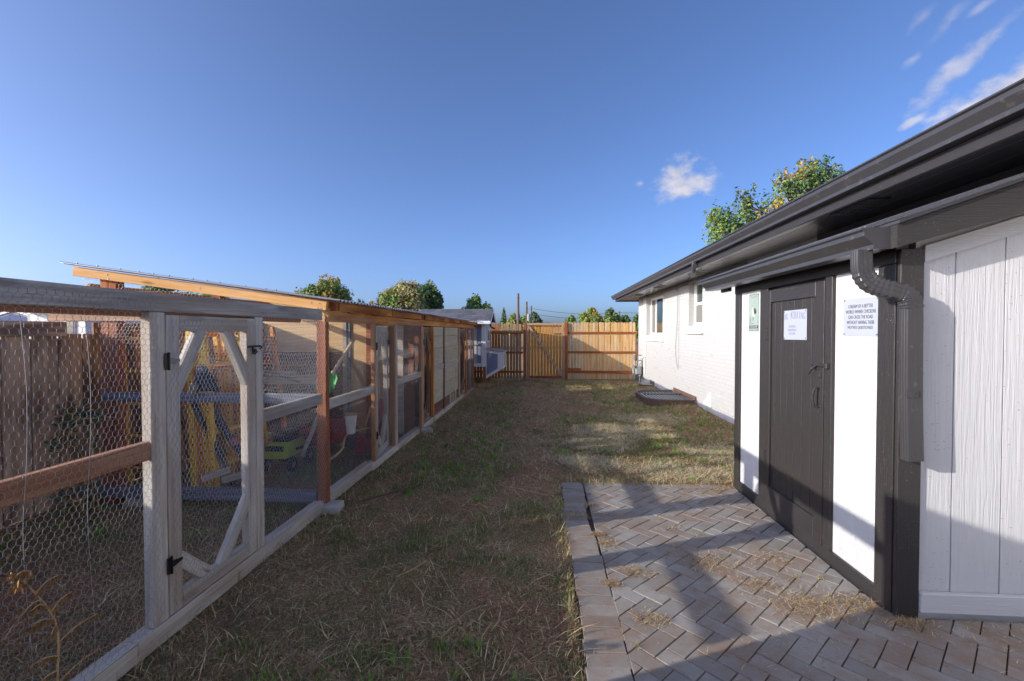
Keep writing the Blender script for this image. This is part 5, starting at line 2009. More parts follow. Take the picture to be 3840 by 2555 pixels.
ww_ = empty('window_well', (2.6, 10.3, 0), 'large D-shaped window well with a barred steel grate against the house', 'window well')
ya, yb2, xd = 9.50, 11.10, 2.12
zt = .20
def dpath(inset=0, n=16):
    a, b = ya + inset, yb2 - inset
    r = .42
    P = [(3.07, a)]
    P += [(xd + inset + r - r * math.sin(t), a + r - r * math.cos(t)) for t in np.linspace(0, math.pi / 2, n)]
    P += [(xd + inset + r - r * math.cos(t), b - r + r * math.sin(t)) for t in np.linspace(0, math.pi / 2, n)]
    P += [(3.07, b)]
    return P


o1, i1 = dpath(0), dpath(.014)
rim = MB()
n = len(o1)
vs = [(*p, zt - .12) for p in o1] + [(*p, zt) for p in o1] + [(*p, zt) for p in i1] + [(*p, zt - .12) for p in i1]
fs = []
for k in range(n - 1):
    for j in range(3):
        fs.append((j * n + k, j * n + k + 1, (j + 1) * n + k + 1, (j + 1) * n + k))
rim.add(vs, fs)
rim.build('rim', M['rust'], ww_, fix=True)
flg = MB()
flg.tube([(*p, zt + .008) for p in dpath(.007)], .011, 6)
flg.build('frame', M['steel'], ww_)
pan = MB()
P = dpath(.02)
pan.poly([(*p, zt - .045) for p in P])
pan.build('liner', M['white_plastic'], ww_, fix=True)
x_ = xd + .06
while x_ < 3.05:
    a, b = ya + .012, yb2 - .012
    if x_ < xd + .42:
        d = .42 - math.sqrt(max(0, .42 ** 2 - (xd + .42 - x_) ** 2))
        a, b = a + d, b - d
    m_ = MB(); m_.box((x_ - .006, a, zt - .014), (x_ + .006, b, zt + .004)); m_.build('bar', M['steel'], ww_)
    x_ += .075
m_ = MB()
for k in range(12):
    m_.tube([(xd + .1 + k * .07, 10.3 + .02 * math.sin(k * 2), zt + .012), (xd + .15 + k * .07, 10.3 + .02 * math.sin(k * 2 + 2), zt + .018)], .011, 6)
m_.build('chain', M['black_metal'], ww_)
board('kick_plate', (3.078, ya - .02, .235), (3.078, yb2 - .05, .235), .09, .02, M['rust'], ww_)
w2_ = empty('window_well', (2.95, 13.4, 0), 'small flat window well cover at the base of the wall near the gas meter', 'window well')
m_ = MB(); m_.prism([(3.06, 13.0), (2.80, 13.1), (2.72, 13.4), (2.80, 13.7), (3.06, 13.76)], 'z', .09, .105)
m_.build('cover', M['steel'], w2_, fix=True)
m_ = MB(); m_.prism([(3.06, 13.02), (2.82, 13.12), (2.75, 13.4), (2.82, 13.68), (3.06, 13.74)], 'z', -.05, .089)
m_.build('rim', M['rust'], w2_, fix=True)
m_ = MB(); m_.box((HX + .012, 13.1, .03), (HX + .0215, 13.65, .19)); m_.build('basement_pane', M['screen'], house)

# ================================================================== DRY WEED at the lower left
wd = empty('dry_weed', (-1.85, 1.58, 0), 'dry brown weed with shrivelled leaves in front of the netting at lower left', 'weed')
stem = catmull([(-1.84, 1.60, -.03), (-1.85, 1.585, .13), (-1.855, 1.59, .28), (-1.86, 1.60, .43), (-1.86, 1.575, .54), (-1.86, 1.525, .64), (-1.86, 1.47, .73), (-1.86, 1.44, .735)], 6)
m_ = MB(); m_.tube(stem, [.005 - .0033 * i / len(stem) for i in range(len(stem))], 6); m_.build('stem', M['twig'], wd)
tw, lv = MB(), MB()
g = random.Random(4)
for i in range(17):
    t = .12 + .82 * i / 16
    p = stem[int(t * (len(stem) - 1))]
    sd = -1 if i % 3 else 1
    d = Vector((g.uniform(.0, .06), sd * .15 * (1.2 - t) * g.uniform(.6, 1.1), g.uniform(-.02, .05)))
    q = catmull([p, p + d * .5 + Vector((0, 0, .012)), p + d], 4)
    tw.tube(q, [.0032, .003, .0028, .0026, .0024, .0022, .0020, .0018, .0016][:len(q)], 5)
    for c in q[1:]:
        for k in range(3):
            a = c + Vector((g.uniform(-.008, .008), g.uniform(-.008, .008), 0))
            l_ = g.uniform(.014, .034)
            e1 = Vector((g.uniform(-.4, .4), g.uniform(-.4, .4), -1)).normalized()
            e2 = Vector((g.uniform(-1, 1), g.uniform(-1, 1), .1)).normalized()
            lv.poly([a, a + e1 * l_ * .5 + e2 * .005, a + e1 * l_ + e2 * .003, a + e1 * l_ * .6 - e2 * .004])
tw.build('twig', M['twig'], wd)
o = lv.build('leaves', M['twig_leaf'], wd); o['kind'] = 'stuff'
# ================================================================== TREES
def crown_mesh(name, blobs, nleaf, size, mats, weights, parent, seed, droop=.3, shell=.55, cone=False):
    """leaf cards scattered through ellipsoidal clumps, denser towards their skins"""
    g = np.random.default_rng(seed)
    B = np.array(blobs, float)                 # x,y,z,rx,ry,rz
    vol = B[:, 3] * B[:, 4] * B[:, 5]
    pick = g.choice(len(B), nleaf, p=vol ** .8 / (vol ** .8).sum())
    d = g.normal(size=(nleaf, 3))
    d /= np.linalg.norm(d, axis=1)[:, None]
    r = (shell + (1 - shell) * g.random(nleaf)) ** .6
    r *= 1 + .28 * (vnoise(d[:, 0] * 3 + pick * 7.1, d[:, 1] * 3 + d[:, 2] * 4, seed) - .5) * 2
    P = B[pick, :3] + d * r[:, None] * B[pick, 3:]
    # leaf orientation
    n = d + g.normal(size=(nleaf, 3)) * .7
    n[:, 2] += .35
    n /= np.linalg.norm(n, axis=1)[:, None]
    t = np.cross(n, g.normal(size=(nleaf, 3)))
    t /= np.linalg.norm(t, axis=1)[:, None] + 1e-9
    b = np.cross(n, t)
    s = size * (.6 + .8 * g.random(nleaf))[:, None]
    V = np.stack([P - t * s * .5, P + b * s * .32, P + t * s * .55, P - b * s * .32], 1)
    mi = g.choice(len(mats), nleaf, p=np.array(weights) / sum(weights))
    # neighbouring leaves of one clump tend to share a colour
    clump = vnoise(P[:, 0] / (size * 6) + 3, P[:, 2] / (size * 6) + P[:, 1] / (size * 6), seed + 3)
    if len(mats) > 1:
        order = np.argsort(np.argsort(clump)) / nleaf
        cw = np.cumsum(np.array(weights) / sum(weights))
        mi2 = np.searchsorted(cw, order).clip(0, len(mats) - 1)
        mi = np.where(g.random(nleaf) < .65, mi2, mi)
    F = np.arange(nleaf * 4).reshape(-1, 4)
    return soup(name, V.reshape(-1, 3), F, mats, mi, False, parent)


def tree(label, base, H, Wd, kind, seed, nleaf, size, mats, weights, nblob=14, trunk=.32, group='trees beyond the fences', crown_from=.36, depth=None, name='tree', cat='tree'):
    g = random.Random(seed)
    e = empty(name, base, label, cat, group)
    b = Vector(base)
    depth = depth or Wd
    tm = MB()
    r0 = max(.06, H * .022)
    top = b + Vector((g.uniform(-.05, .05) * Wd, 0, H * .78))
    tm.tube(catmull([b - Vector((0, 0, .3)), b + Vector((g.uniform(-.1, .1), 0, H * trunk)), top], 5), [r0 * (1 - .085 * i) for i in range(11)], 8)
    blobs = []
    nblob = nblob if kind == 'cone' else int(nblob * 4)
    for i in range(nblob):
        t = (i + .5) / nblob
        if kind == 'cone':
            zz = crown_from + (1 - crown_from) * t
            rad = (1 - t) * .5 + .06
            blobs.append((b.x + g.uniform(-.12, .12) * Wd * (1 - t), b.y, b.z + H * zz * .97, Wd * rad * .8, depth * rad * .8, H * .09))
            continue
        # clumps fill a lopsided dome, more of them near its skin
        while True:
            q = Vector((g.uniform(-1, 1), g.uniform(-1, 1), g.uniform(-1, 1)))
            if .12 < q.length < 1: break
        q = q.normalized() * (q.length ** .55)
        br = max(g.uniform(.11, .21), .55 * size / Wd) * (1.15 - .35 * max(0, q.z))
        zc = crown_from + (1 - crown_from) * (.5 + .46 * q.z)
        k = 1 - .08 * q.z
        blobs.append((b.x + Wd * .42 * q.x * k, b.y + depth * .42 * q.y * k, b.z + H * zc, Wd * br, depth * br, H * br * g.uniform(.55, .9)))
    if kind != 'cone':
        A = np.array(blobs)
        xlo, xhi = (A[:, 0] - A[:, 3]).min(), (A[:, 0] + A[:, 3]).max()
        zhi = (A[:, 2] + A[:, 5]).max()
        sx = Wd / (xhi - xlo)
        sz = (H - crown_from * H * .6) / (zhi - (b.z + crown_from * H * .6))
        blobs = [(b.x + (q[0] - (xlo + xhi) / 2) * sx, q[1], b.z + crown_from * H * .6 + (q[2] - b.z - crown_from * H * .6) * sz, q[3] * sx * 1.02, q[4], q[5] * max(1, sz)) for q in blobs]
    for bl in blobs[:9]:
        if kind == 'cone': break
        p = Vector(bl[:3])
        s = b + (top - b) * g.uniform(.35, .8)
        mid = s.lerp(p, .5) + Vector((0, 0, -.04 * H))
        tm.tube(catmull([s, mid, p], 4), [r0 * .42 * (1 - .1 * k) for k in range(9)], 6)
    tm.build('trunk', M['bark'], e, smooth=True)
    crown_mesh('crown', blobs, int(nleaf * 3.2), size * .72, mats, weights, e, seed, shell=.2)
    return e


def far_tree(label, x, y, H, Wd, **kw):
    """a tree of height H and crown width Wd standing at x, y"""
    return tree(label, (x, y, -.3), H, Wd, kw.pop('kind', 'round'), **kw)


G, DG, OL, PA, YE, OR, CF = L['green'], L['deep'], L['olive'], L['pale'], L['yellow'], L['orange'], L['conifer']
far_tree('yellowing maple just right of the coop rafter, with gold tips', -18.67, 38.0, 6.83, 4.60, seed=11, nleaf=5200, size=.34, mats=[DG, G, YE, OR], weights=[.3, .35, .28, .07], nblob=16)
far_tree('thin pale half bare tree left of the yellowing maple', -22.21, 40.0, 6.19, 1.36, seed=12, nleaf=420, size=.25, mats=[PA, OL], weights=[.7, .3], nblob=9)
far_tree('tiny dark round treetop between the maple and the olive tree', -24.74, 60.0, 6.47, 1.15, seed=13, nleaf=700, size=.35, mats=[DG], weights=[1], nblob=7)
far_tree('low sparse sage coloured tree left of the olive tree', -17.38, 45.0, 5.19, 1.60, seed=14, nleaf=420, size=.3, mats=[PA, OL], weights=[.8, .2], nblob=8)
far_tree('wide olive and pale tree above the coop roof', -12.48, 40.0, 6.50, 4.58, seed=15, nleaf=6500, size=.34, mats=[OL, PA, G], weights=[.45, .35, .2], nblob=20)
far_tree('green tree with a dark right side, joined to the olive tree', -11.24, 44.0, 6.99, 2.90, seed=16, nleaf=4800, size=.34, mats=[DG, G, OL], weights=[.55, .3, .15], nblob=14)
far_tree('compact green tree above the hen house ridge', -6.96, 46.0, 5.67, 3.67, seed=17, nleaf=4200, size=.34, mats=[DG, G], weights=[.45, .55], nblob=13)
far_tree('dark pointed conifer left of the tallest utility pole', -6.16, 70.0, 5.39, 1.82, kind='cone', seed=18, nleaf=1500, size=.5, mats=[CF, DG], weights=[.7, .3], nblob=12)
far_tree('pale yellowish bush-like tree right of the conifer', -4.26, 65.0, 4.61, 2.45, seed=19, nleaf=1700, size=.42, mats=[OL, G, PA], weights=[.45, .35, .2], nblob=10)
far_tree('dull green tree behind the two utility poles', -3.07, 75.0, 4.84, 2.64, seed=20, nleaf=1500, size=.45, mats=[DG, G], weights=[.5, .5], nblob=9)
far_tree('dark rounded tree behind the third utility pole', -1.39, 70.0, 5.05, 2.29, seed=21, nleaf=1700, size=.45, mats=[DG, CF], weights=[.6, .4], nblob=10)
far_tree('low hazy bush right of the gate top', 3.83, 80.0, 4.23, 1.62, seed=22, nleaf=600, size=.45, mats=[OL, G], weights=[.5, .5], nblob=6)
far_tree('small blue green tree right of the garden gate', 4.88, 80.0, 4.92, 1.76, seed=23, nleaf=900, size=.45, mats=[G, OL], weights=[.6, .4], nblob=8)
far_tree('bright yellow green tree above the middle of the picket fence', 6.04, 60.0, 5.13, 3.31, seed=24, nleaf=3200, size=.42, mats=[G, OL, YE], weights=[.5, .3, .2], nblob=13)
far_tree('sage green tree right of the bright yellow green tree', 9.45, 66.0, 5.37, 2.87, seed=25, nleaf=2600, size=.42, mats=[G, OL, DG], weights=[.45, .3, .25], nblob=12)
far_tree('dark low tree behind the lone thin pole', 14.73, 85.0, 5.09, 2.42, seed=26, nleaf=1300, size=.5, mats=[DG, G], weights=[.7, .3], nblob=9)
far_tree('sparse tree at the far corner of the brick house', 11.19, 55.0, 4.08, 1.62, seed=27, nleaf=800, size=.35, mats=[G, DG], weights=[.5, .5], nblob=9)
far_tree('dark green tree seen under the left end of the coop roof', -28.42, 32.0, 5.72, 4.46, seed=28, nleaf=3800, size=.32, mats=[DG, G], weights=[.5, .5], nblob=14)
far_tree('lighter green tree seen under the coop roof near the second red post', -27.57, 36.0, 5.37, 3.59, seed=29, nleaf=2400, size=.32, mats=[G, OL], weights=[.6, .4], nblob=11)
far_tree('yellow green bush behind the neighbour roof at far left', -51.18, 40.0, 4.83, 4.76, seed=30, nleaf=2600, size=.4, mats=[YE, G, OL], weights=[.35, .4, .25], nblob=12)
far_tree('dark evergreen at far left beside the neighbour roofs', -34.51, 26.0, 3.51, 2.79, seed=31, nleaf=2000, size=.3, mats=[CF, DG], weights=[.6, .4], nblob=10)
# the big tree behind the house: outline follows the house roof
bt = empty('tree', (9.5, 20, 0), 'big leafy tree with a few yellow leaves behind the brick house', 'tree', 'trees beyond the fences')
# clumps of the crown: x, z, radius
cl = [(6.34, 5.31, 0.55), (6.24, 5.88, 0.33), (6.82, 5.87, 0.48), (6.9, 5.2, 0.83), (7.5, 6.48, 0.45), (7.73, 5.86, 0.8), (8.23, 6.47, 0.48), (7.99, 6.61, 0.38), (8.66, 6.65, 0.54), (8.95, 6.88, 0.5), (9.1, 6.21, 0.87), (9.64, 7.03, 0.47), (9.87, 6.57, 0.69), (10.43, 7.17, 0.36), (10.5, 6.75, 0.55), (8.38, 5.37, 1.05), (9.56, 5.54, 1.08), (10.91, 6.46, 0.61), (11.36, 5.79, 1.13), (10.47, 5.62, 1.21), (7.27, 4.62, 0.93), (8.57, 4.32, 1.15)]
D_ = 17.0
bl = []
g = random.Random(5)
tm = MB()
rootp = Vector((9.70, D_, -.2))
fork = Vector((9.49, D_, 3.93))
tm.tube(catmull([rootp, rootp.lerp(fork, .5), fork], 5), [.26 - .012 * i for i in range(11)], 10)
for cx_, cz_, rr in cl:
    p = Vector((cx_, D_ + g.uniform(-1.2, 1.2), cz_))
    bl.append((p.x, p.y, p.z, rr, rr * 1.1, rr * 1.0))
    for k in range(3):
        sx_ = g.uniform(-.8, .8) * rr
        bl.append((p.x + sx_, p.y + g.uniform(-.3, .3) * rr, p.z + rr * g.uniform(.55, 1.05), rr * .26, rr * .26, rr * .5))
    q = catmull([fork, fork.lerp(p, .55) + Vector((0, 0, .25)), p, p + Vector((g.uniform(-.2, .2), 0, rr * .9))], 4)
    tm.tube(q, [.07 * (1 - k / len(q)) + .008 for k in range(len(q))], 6)
    for k in range(3):
        e_ = p + Vector((g.uniform(-1, 1), g.uniform(-.6, .6), g.uniform(.3, 1.1))) * rr
        tm.tube(catmull([p, p.lerp(e_, .6), e_], 3), [.018 - .0022 * j for j in range(7)], 5)
tm.build('trunk', M['bark'], bt, smooth=True)
crown_mesh('crown', bl, 19000, .115, [DG, G, OL, YE], [.28, .46, .18, .08], bt, 77, shell=.1)

# ================================================================== UTILITY POLES AND WIRES
def pole(label, x, y, height, lean, r, arm=None):
    p = Vector((x, y, 0))
    t = Vector((x + lean, y, height))
    e = empty('utility_pole', (p.x, p.y, -.3), label, 'utility pole', 'utility poles beyond the back fence')
    m_ = MB(); m_.tube([(p.x, p.y, -.3), (t.x, t.y, t.z)], [r * 1.15, r * .85], 10)
    m_.build('shaft', M['pole_wood'], e)
    m_ = MB()
    if arm == 'can':
        m_.tube([(p.x + r * 2.2, p.y, t.z - 2.3), (p.x + r * 2.2, p.y, t.z - 1.5)], .22, 12)
        m_.tube([(p.x, p.y, t.z - 1.9), (p.x + r * 2.2, p.y, t.z - 1.9)], .05, 6)
        m_.tube([(p.x + .7 + .22 * math.cos(k), p.y, t.z - .95 + .22 * math.sin(k)) for k in np.linspace(.5, 5.5, 12)], .025, 5)
        m_.build('transformer', M['meter_gray'], e)
    else:
        m_.tube([(p.x - r * 1.05, p.y, t.z - .35), (p.x + r * 1.05, p.y, t.z - .35)], .05, 6)
        m_.build('bolt', M['steel'], e)
    return t


t1 = pole('tallest and nearest dark utility pole above the picket fence', -2.04, 36, 4.64, -0.00, .10)
t2 = pole('second utility pole from the left, with a transformer', -2.09, 55, 5.24, -0.00, .12, 'can')
t3 = pole('pale utility pole third from the left', -1.96, 70, 5.61, -0.00, .12)
t4 = pole('shortest pale pole close to the right of the third one', -2.08, 85, 5.43, -0.00, .13)
t5 = pole('lone thin pole above the right part of the picket fence', 12.23, 75, 4.93, -0.02, .12)
wr = MB()
def sagw(a, b, s, r=.014, n=10):
    a, b = Vector(a), Vector(b)
    wr.tube([a.lerp(b, k / n) - Vector((0, 0, s * 4 * (k / n) * (1 - k / n))) for k in range(n + 1)], r, 4)
sagw(t1 - Vector((0, 0, 1.1)), t2 - Vector((0, 0, 3.2)), 1.1, .03)
for dz in (.4, 1.2, 2.2):
    sagw(t3 - Vector((0, 0, dz)), t5 - Vector((0, 0, dz - .2)), .5, .022)
    sagw(t5 - Vector((0, 0, dz - .2)), t5 + Vector((60, 10, .3 - dz)), .5, .022)
sagw(t2 - Vector((0, 0, .5)), t3 - Vector((0, 0, .2)), .4, .02)
tag(wr.build('power_lines', M['black_metal']), 'thin power lines strung between the utility poles beyond the fence', 'power line')

# ================================================================== NEIGHBOUR HOUSES at the far left
def small_house(label, x, y, w, d, wallz, ridge, wall, roof, win=True, axis='x'):
    p = Vector((x, y, 0))
    e = empty('neighbour_house', (p.x, p.y, 0), label, 'house', 'neighbour houses beyond the left fence')
    m_ = MB(); m_.box((p.x - w / 2, p.y, -.3), (p.x + w / 2, p.y + d, wallz)); m_.build('wall', wall, e)
    m_ = MB()
    if axis == 'y':
        m_.prism([(p.x - w / 2 - .3, wallz + .002), (p.x + w / 2 + .3, wallz + .002), (p.x, ridge)], 'y', p.y - .25, p.y + d + .2)
        m_.build('roof', roof, e, fix=True)
        for s in (-1, 1):
            board('barge_board', (p.x + s * (w / 2 + .34), p.y - .28, wallz + .05), (p.x, p.y - .28, ridge + .04), .14, .05, M['lap_white'], e)
        m_ = MB(); m_.prism([(p.x - w / 2 + .1, wallz + .004), (p.x + w / 2 - .1, wallz + .004), (p.x, ridge - .18)], 'y', p.y - .29, p.y - .252)
        m_.build('gable', wall, e, fix=True)
    else:
        m_.prism([(p.y - .4, wallz + .002), (p.y + d + .4, wallz + .002), (p.y + d / 2, ridge)], 'x', p.x - w / 2 - .3, p.x + w / 2 + .3)
        m_.build('roof', roof, e, fix=True)
    if win:
        f = MB(); f.box((p.x + w * .18, p.y - .04, wallz - 1.3), (p.x + w * .34, p.y - .002, wallz - .25), .01); fo = f.build('window', M['frame_white'], e)
        f = MB(); f.box((p.x + w * .2, p.y - .055, wallz - 1.22), (p.x + w * .32, p.y - .042, wallz - .33)); f.build('pane', M['glass'], fo)
    return e


small_house('small gabled neighbour house with a pale grey roof at far left', -29.98, 24, 5.0, 6, 2.05, 2.78, M['roof_blue'], M['roof_gray'], False, 'y')
small_house('teal neighbour house with a dark blue roof behind the grey gabled one', -40.60, 34, 7.0, 8, 2.55, 4.3, M['siding_teal'], M['roof_blue'], False, 'y')
small_house('white sided neighbour shed with a dark window left of the corner post', -17.28, 15, 2.2, 3, 2.4, 3.0, M['lap_white'], M['roof_gray'], True, 'x')

# ================================================================== CLIMBING WEED on the left fence
vn = empty('climbing_weed', (-4.2, 3.75, 0), 'dark green leafy weed climbing the brown fence at its red corner post', 'weed')
m_ = MB()
bl = []
g = random.Random(9)
for i in range(7):
    x0_, y0_ = -4.25 + i * .05, 3.72 + g.uniform(-.05, .05)
    q = catmull([(x0_, y0_, 0), (x0_ + g.uniform(-.1, .1), y0_ + g.uniform(-.1, .1), .4), (x0_ + g.uniform(-.1, .15), y0_ + g.uniform(-.1, .1), .8), (x0_ + g.uniform(-.1, .2), y0_, g.uniform(.8, 1.0))], 4)
    m_.tube(q, .006, 5)
    for p in q[2::2]:
        bl.append((p.x, p.y, p.z, .07, .07, .09))
m_.build('stem', M['twig'], vn)
crown_mesh('leaves', bl, 380, .04, [DG, CF], [.5, .5], vn, 91, shell=.2)

# ================================================================== GRASS, LITTER
def blades(name, X, Y, Hh, W, lean, mats, mi, label, zoff=0., seed=0, tilt_dir=None, ground=True):
    g = np.random.default_rng(seed)
    n = len(X)
    Z = (ground_z(X, Y) if ground else np.zeros(n)) + zoff
    a = g.random(n) * 2 * math.pi if tilt_dir is None else tilt_dir
    dx, dy = np.cos(a), np.sin(a)
    px, py = -dy, dx
    L1 = lean * Hh
    up = np.sqrt(np.clip(Hh ** 2 - L1 ** 2, (Hh * .05) ** 2, None))
    b0 = np.stack([X - px * W / 2, Y - py * W / 2, Z], 1)
    b1 = np.stack([X + px * W / 2, Y + py * W / 2, Z], 1)
    mx, my, mz = X + dx * L1 * .38, Y + dy * L1 * .38, Z + up * .62
    m0 = np.stack([mx - px * W * .4, my - py * W * .4, mz], 1)
    m1 = np.stack([mx + px * W * .4, my + py * W * .4, mz], 1)
    tp = np.stack([X + dx * L1, Y + dy * L1, Z + up], 1)
    V = np.stack([b0, b1, m0, m1, tp], 1).reshape(-1, 3)
    b = np.arange(n)[:, None] * 5
    F = np.concatenate([b + np.array([[0, 1, 3]]), b + np.array([[0, 3, 2]]), b + np.array([[2, 3, 4]])])
    o = soup(name, V, F, mats, np.tile(mi, 3), True)
    o['kind'] = 'stuff'
    if label: o['label'] = label
    return o


def scatter(n, seed, bias=2.0, x0=-4.35, x1=3.05, y0=1.3, y1=15.2):
    g = np.random.default_rng(seed)
    y = y0 + (y1 - y0) * g.random(n) ** bias
    x = x0 + (x1 - x0) * g.random(n)
    ok = ~((x > .185) & (y < 4.87)) & (np.abs(x) < y * 1.3 + .8)
    ok &= ~((x > 1.95) & (y < 4.9))
    ok &= ~((x > 2.10) & (y > 9.45) & (y < 11.12))
    ok &= ~((np.abs(x + 1.975) < .055) & (y < 12.6))
    return x[ok], y[ok]


# green blades gather in tufts
x, y = scatter(300000, 1, 1.75)
d = fbm(x * 1.5, y * 1.5, 21) * .55 + fbm(x * 6, y * 6, 22) * .45
g = np.random.default_rng(3)
wear = np.exp(-((x + .15 - .02 * y) / .55) ** 2) * sstep(3.0, 4.5, y) * .10
inside = (x < -1.95)
ok = g.random(len(x)) < np.clip((d - .50 - wear - .03 * inside) * 8.0, 0, 1) * (1 - .6 * sstep(3.5, 8, y)) + .03
x, y, d = x[ok], y[ok], d[ok]
n = len(x)
h = .018 + .035 * g.random(n) + .05 * np.clip((d - .55) * 6, 0, 1) * g.random(n)
blades('grass', x, y, h, .0026 + .0030 * g.random(n) + .00040 * y, .25 + .65 * g.random(n), [L['grass'], L['grass2'], L['dry']], g.choice(3, n, p=[.50, .28, .22]), 'short green grass growing in scattered tufts on the bare soil', seed=5)
# short clipped blades covering most of the near lawn
x, y = scatter(520000, 71, 1.35, y1=7.5)
g = np.random.default_rng(72)
d = fbm(x * 1.6 + 9, y * 1.6, 73) * .6 + fbm(x * 8, y * 8, 74) * .4
foot = np.exp(-((x + 1.45) / .42) ** 2) * sstep(2.2, 3.0, y)
path = np.exp(-((x + .15) / .33) ** 2) * sstep(3.2, 4.2, y)
ok = g.random(len(x)) < np.clip((d - .36) * 5, .06, 1) * (1 - .75 * foot) * (1 - .7 * path) * (1 - .85 * sstep(3.2, 5.5, y))
x, y = x[ok], y[ok]
n = len(x)
blades('clipped_lawn', x, y, .012 + .022 * g.random(n), .0022 + .0022 * g.random(n) + .0003 * y, .35 + .6 * g.random(n), [L['grass2'], L['grass'], L['dry'], L['mulch']], g.choice(4, n, p=[.36, .20, .27, .17]), 'short clipped dull green and tan grass of the lawn', seed=75)
# dry cut blades lying everywhere
x, y = scatter(240000, 31, 1.6)
g = np.random.default_rng(8)
d = fbm(x * 1.2 + 5, y * 1.2, 41) * .6 + fbm(x * 7, y * 7, 42) * .4
path = np.exp(-((x + .25) / .5) ** 2) * sstep(3.0, 5, y)
ok = g.random(len(x)) < np.clip((d - .36) * 4, .12, 1) * (1 - .6 * path)
x, y = x[ok], y[ok]
n = len(x)
blades('dry_clippings', x, y, .02 + .06 * g.random(n) ** 2, .0022 + .003 * g.random(n) + .0003 * y, .88 + .115 * g.random(n), [L['dry'], L['straw'], L['mulch'], L['grass2']], g.choice(4, n, p=[.30, .14, .46, .10]), 'dry cut grass and brown litter lying flat over the yard', zoff=.004, seed=6)
# longer straw
x, y = scatter(15000, 51, 1.5)
xm, ym_ = scatter(16000, 54, .8, y0=4.5, y1=14.8, x0=-1.9)
x, y = np.concatenate([x, xm]), np.concatenate([y, ym_])
gq = np.random.default_rng(52)
x2, y2 = gq.uniform(-.6, 3.0, 150000), gq.uniform(4.86, 9.8, 150000)  # dense pale straw patches paint the sunny bands on the lawn
mat_ = np.maximum.reduce([np.exp(-((x2 - a_) / sa) ** 2 - ((y2 - b_) / sb) ** 2) for a_, b_, sa, sb in ((1.55, 5.3, .65, .45), (1.1, 7.3, .75, .65), (.55, 5.5, .4, .35), (2.3, 6.0, .5, .5), (.75, 6.5, .6, .35), (1.9, 8.4, .6, .5))])
keep_ = gq.random(150000) < np.clip((mat_ + (fbm(x2 * 3, y2 * 3, 55) - .5) * .9 - .25) * 1.3, 0, 1)
x2, y2 = x2[keep_], y2[keep_]
nstraw = len(x)
x, y = np.concatenate([x, x2]), np.concatenate([y, y2])
g = np.random.default_rng(9)
n = len(x)
blades('straw', x, y, .05 + .15 * g.random(n) ** 2, .0026 + .0026 * g.random(n) + .0003 * y, .93 + .067 * g.random(n), [L['straw'], L['dry'], L['mulch'], L['bleached']], np.where(np.arange(n) >= nstraw, g.choice(4, n, p=[.34, .12, .10, .44]), g.choice(4, n, p=[.50, .28, .15, .07])), 'loose pale straw strewn over the lawn', zoff=.012, seed=7)
# fresh green tufts
g = np.random.default_rng(61)
tx, ty = scatter(5200, 62, 1.9)
dd = fbm(tx * 1.1 + 3, ty * 1.1, 63)
ok = (dd > .52) & ~((np.abs(tx + .2) < .35) & (ty > 3.2))
tx, ty = tx[ok], ty[ok]
TX, TY, TH = [], [], []
for a, b in zip(tx, ty):
    k = int(g.integers(8, 34))
    s_ = g.uniform(.012, .045)
    hh = g.uniform(.03, .085)
    TX.append(a + g.normal(0, s_, k)); TY.append(b + g.normal(0, s_, k)); TH.append(hh * (.4 + .8 * g.random(k)))
TX, TY, TH = map(np.concatenate, (TX, TY, TH))
ok = ~((TX > .18) & (TY < 4.88))
TX, TY, TH = TX[ok], TY[ok], TH[ok]
n = len(TX)
blades('grass_tufts', TX, TY, TH, .0026 + .003 * g.random(n) + .0003 * TY, .2 + .6 * g.random(n), [L['tuft'], L['grass'], L['dry']], g.choice(3, n, p=[.5, .34, .16]), 'bright green tufts standing up from the dry lawn', seed=64)
# weeds along the foot of the coop, the fences and the house
segs = [(-1.9, 1.5, -1.88, 12.4, 2600, .10), (3.02, 5.0, 3.02, 14.0, 1500, .08), (-.6, 15.1, 3.0, 15.1, 700, .09), (-2.0, 12.5, -1.1, 14.6, 1500, .22), (2.08, 9.6, 2.08, 11.0, 600, .12), (2.1, 9.47, 3.0, 9.47, 420, .10), (.17, 2.0, .17, 4.85, 1100, .05), (.2, 4.9, 1.95, 4.92, 700, .07)]
g = np.random.default_rng(12)
X, Y, HH = [], [], []
for xa, ya2, xb, yb3, k, hh in segs:
    t = g.random(k)
    X.append(xa + (xb - xa) * t + g.normal(0, .045, k)); Y.append(ya2 + (yb3 - ya2) * t + g.normal(0, .045, k)); HH.append(hh * (.3 + .9 * g.random(k) ** 2))
X, Y, HH = map(np.concatenate, (X, Y, HH))
n = len(X)
blades('edge_weeds', X, Y, HH, .003 + .002 * g.random(n), .3 + .6 * g.random(n), [L['straw'], L['dry'], L['grass2'], L['grass']], g.choice(4, n, p=[.4, .3, .15, .15]), 'dry weeds and grass along the feet of the coop, fence and house', seed=13)
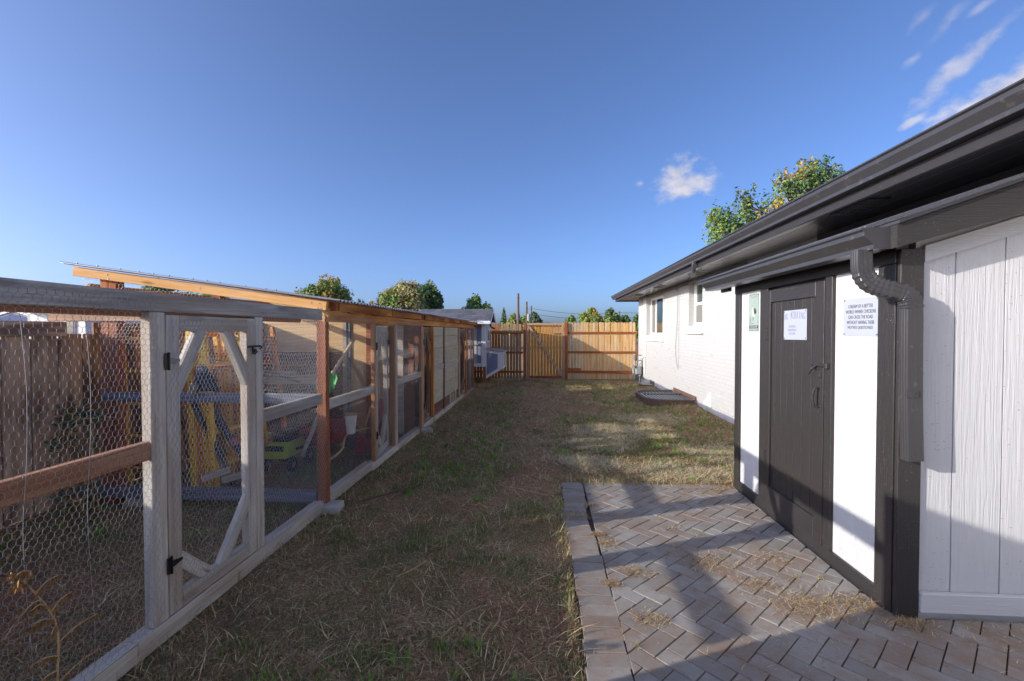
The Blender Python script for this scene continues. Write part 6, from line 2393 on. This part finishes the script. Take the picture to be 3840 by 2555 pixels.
# litter on the pavers: grit and clippings gathered in joints, by the shed corner and in small heaps
g = np.random.default_rng(15)
heaps = [(1.55, 2.75, .22, 1500), (1.35, 2.95, .14, 500), (1.85, 2.78, .16, 900), (2.0, 2.62, .12, 700), (.62, 3.05, .10, 350), (.60, 2.55, .10, 350), (.48, 3.45, .10, 300), (.30, 3.95, .12, 350), (1.15, 3.2, .22, 700), (1.6, 3.3, .16, 350), (1.75, 4.72, .12, 350), (1.05, 3.75, .12, 150),
         (.43, 2.9, .05, 250), (.43, 3.6, .05, 350), (.43, 4.2, .05, 300), (1.0, 4.8, .5, 800), (2.4, 2.6, .3, 300), (1.3, 2.4, .6, 260)]
X, Y = [], []
for hx0, hy0, s, k in heaps:
    X.append(g.normal(hx0, s * .55, k)); Y.append(g.normal(hy0, s * .4, k))
X, Y = np.concatenate(X), np.concatenate(Y)
ok = (X > .2) & (Y < 4.86) & ~((X > 1.955) & (Y > 2.66))
X, Y = X[ok], Y[ok]
n = len(X)
blades('paver_litter', X, Y, .012 + .045 * g.random(n) ** 2, .0018 + .0018 * g.random(n), .93 + .06 * g.random(n), [L['straw'], L['dry'], L['mulch']], g.choice(3, n, p=[.35, .25, .40]), 'dry clippings and crumbs of soil gathered on the pavers', zoff=.002, seed=16, ground=False)
# blades growing in the joints
jx, jy = [], []
for _ in range(95):
    a, b_ = g.integers(-20, 30), g.integers(-20, 30)
    p = PO + uu * (a * U0) + ww * (b_ * U0)
    if .44 < p.x < 1.95 and 2.0 < p.y < 4.8:
        k = int(g.integers(4, 26))
        jx += list(p.x + g.normal(0, .012, k)); jy += list(p.y + g.normal(0, .012, k))
jx, jy = np.array(jx), np.array(jy)
n = len(jx)
blades('joint_grass', jx, jy, .012 + .03 * g.random(n), .0022 + .001 * g.random(n), .3 + .6 * g.random(n), [L['grass'], L['dry'], L['straw']], g.choice(3, n, p=[.25, .35, .4]), 'tiny tufts growing in the paver joints', zoff=-.004, seed=17, ground=False)
# a few fallen sticks and leaves
g = random.Random(21)
for lab, a, b in (('dark stick lying by the pale pier block of the coop', (-1.72, 4.05, .03), (-1.25, 4.6, .025)), ('bent pale stalk lying on the lawn below the run gate', (-.95, 2.85, .02), (-.80, 3.05, .03)), ('long dry stalk lying across the middle of the lawn', (-.4, 4.6, .02), (.05, 4.35, .03))):
    e = MB(); A, B = Vector(a), Vector(b)
    e.tube(catmull([A, A.lerp(B, .4) + Vector((.02, -.02, .01)), B], 5), .008 if 'dark' in lab else .004, 6)
    tag(e.build('fallen_stick', M['bark'] if 'dark' in lab else M['twig'], None, origin=A), lab, 'stick')
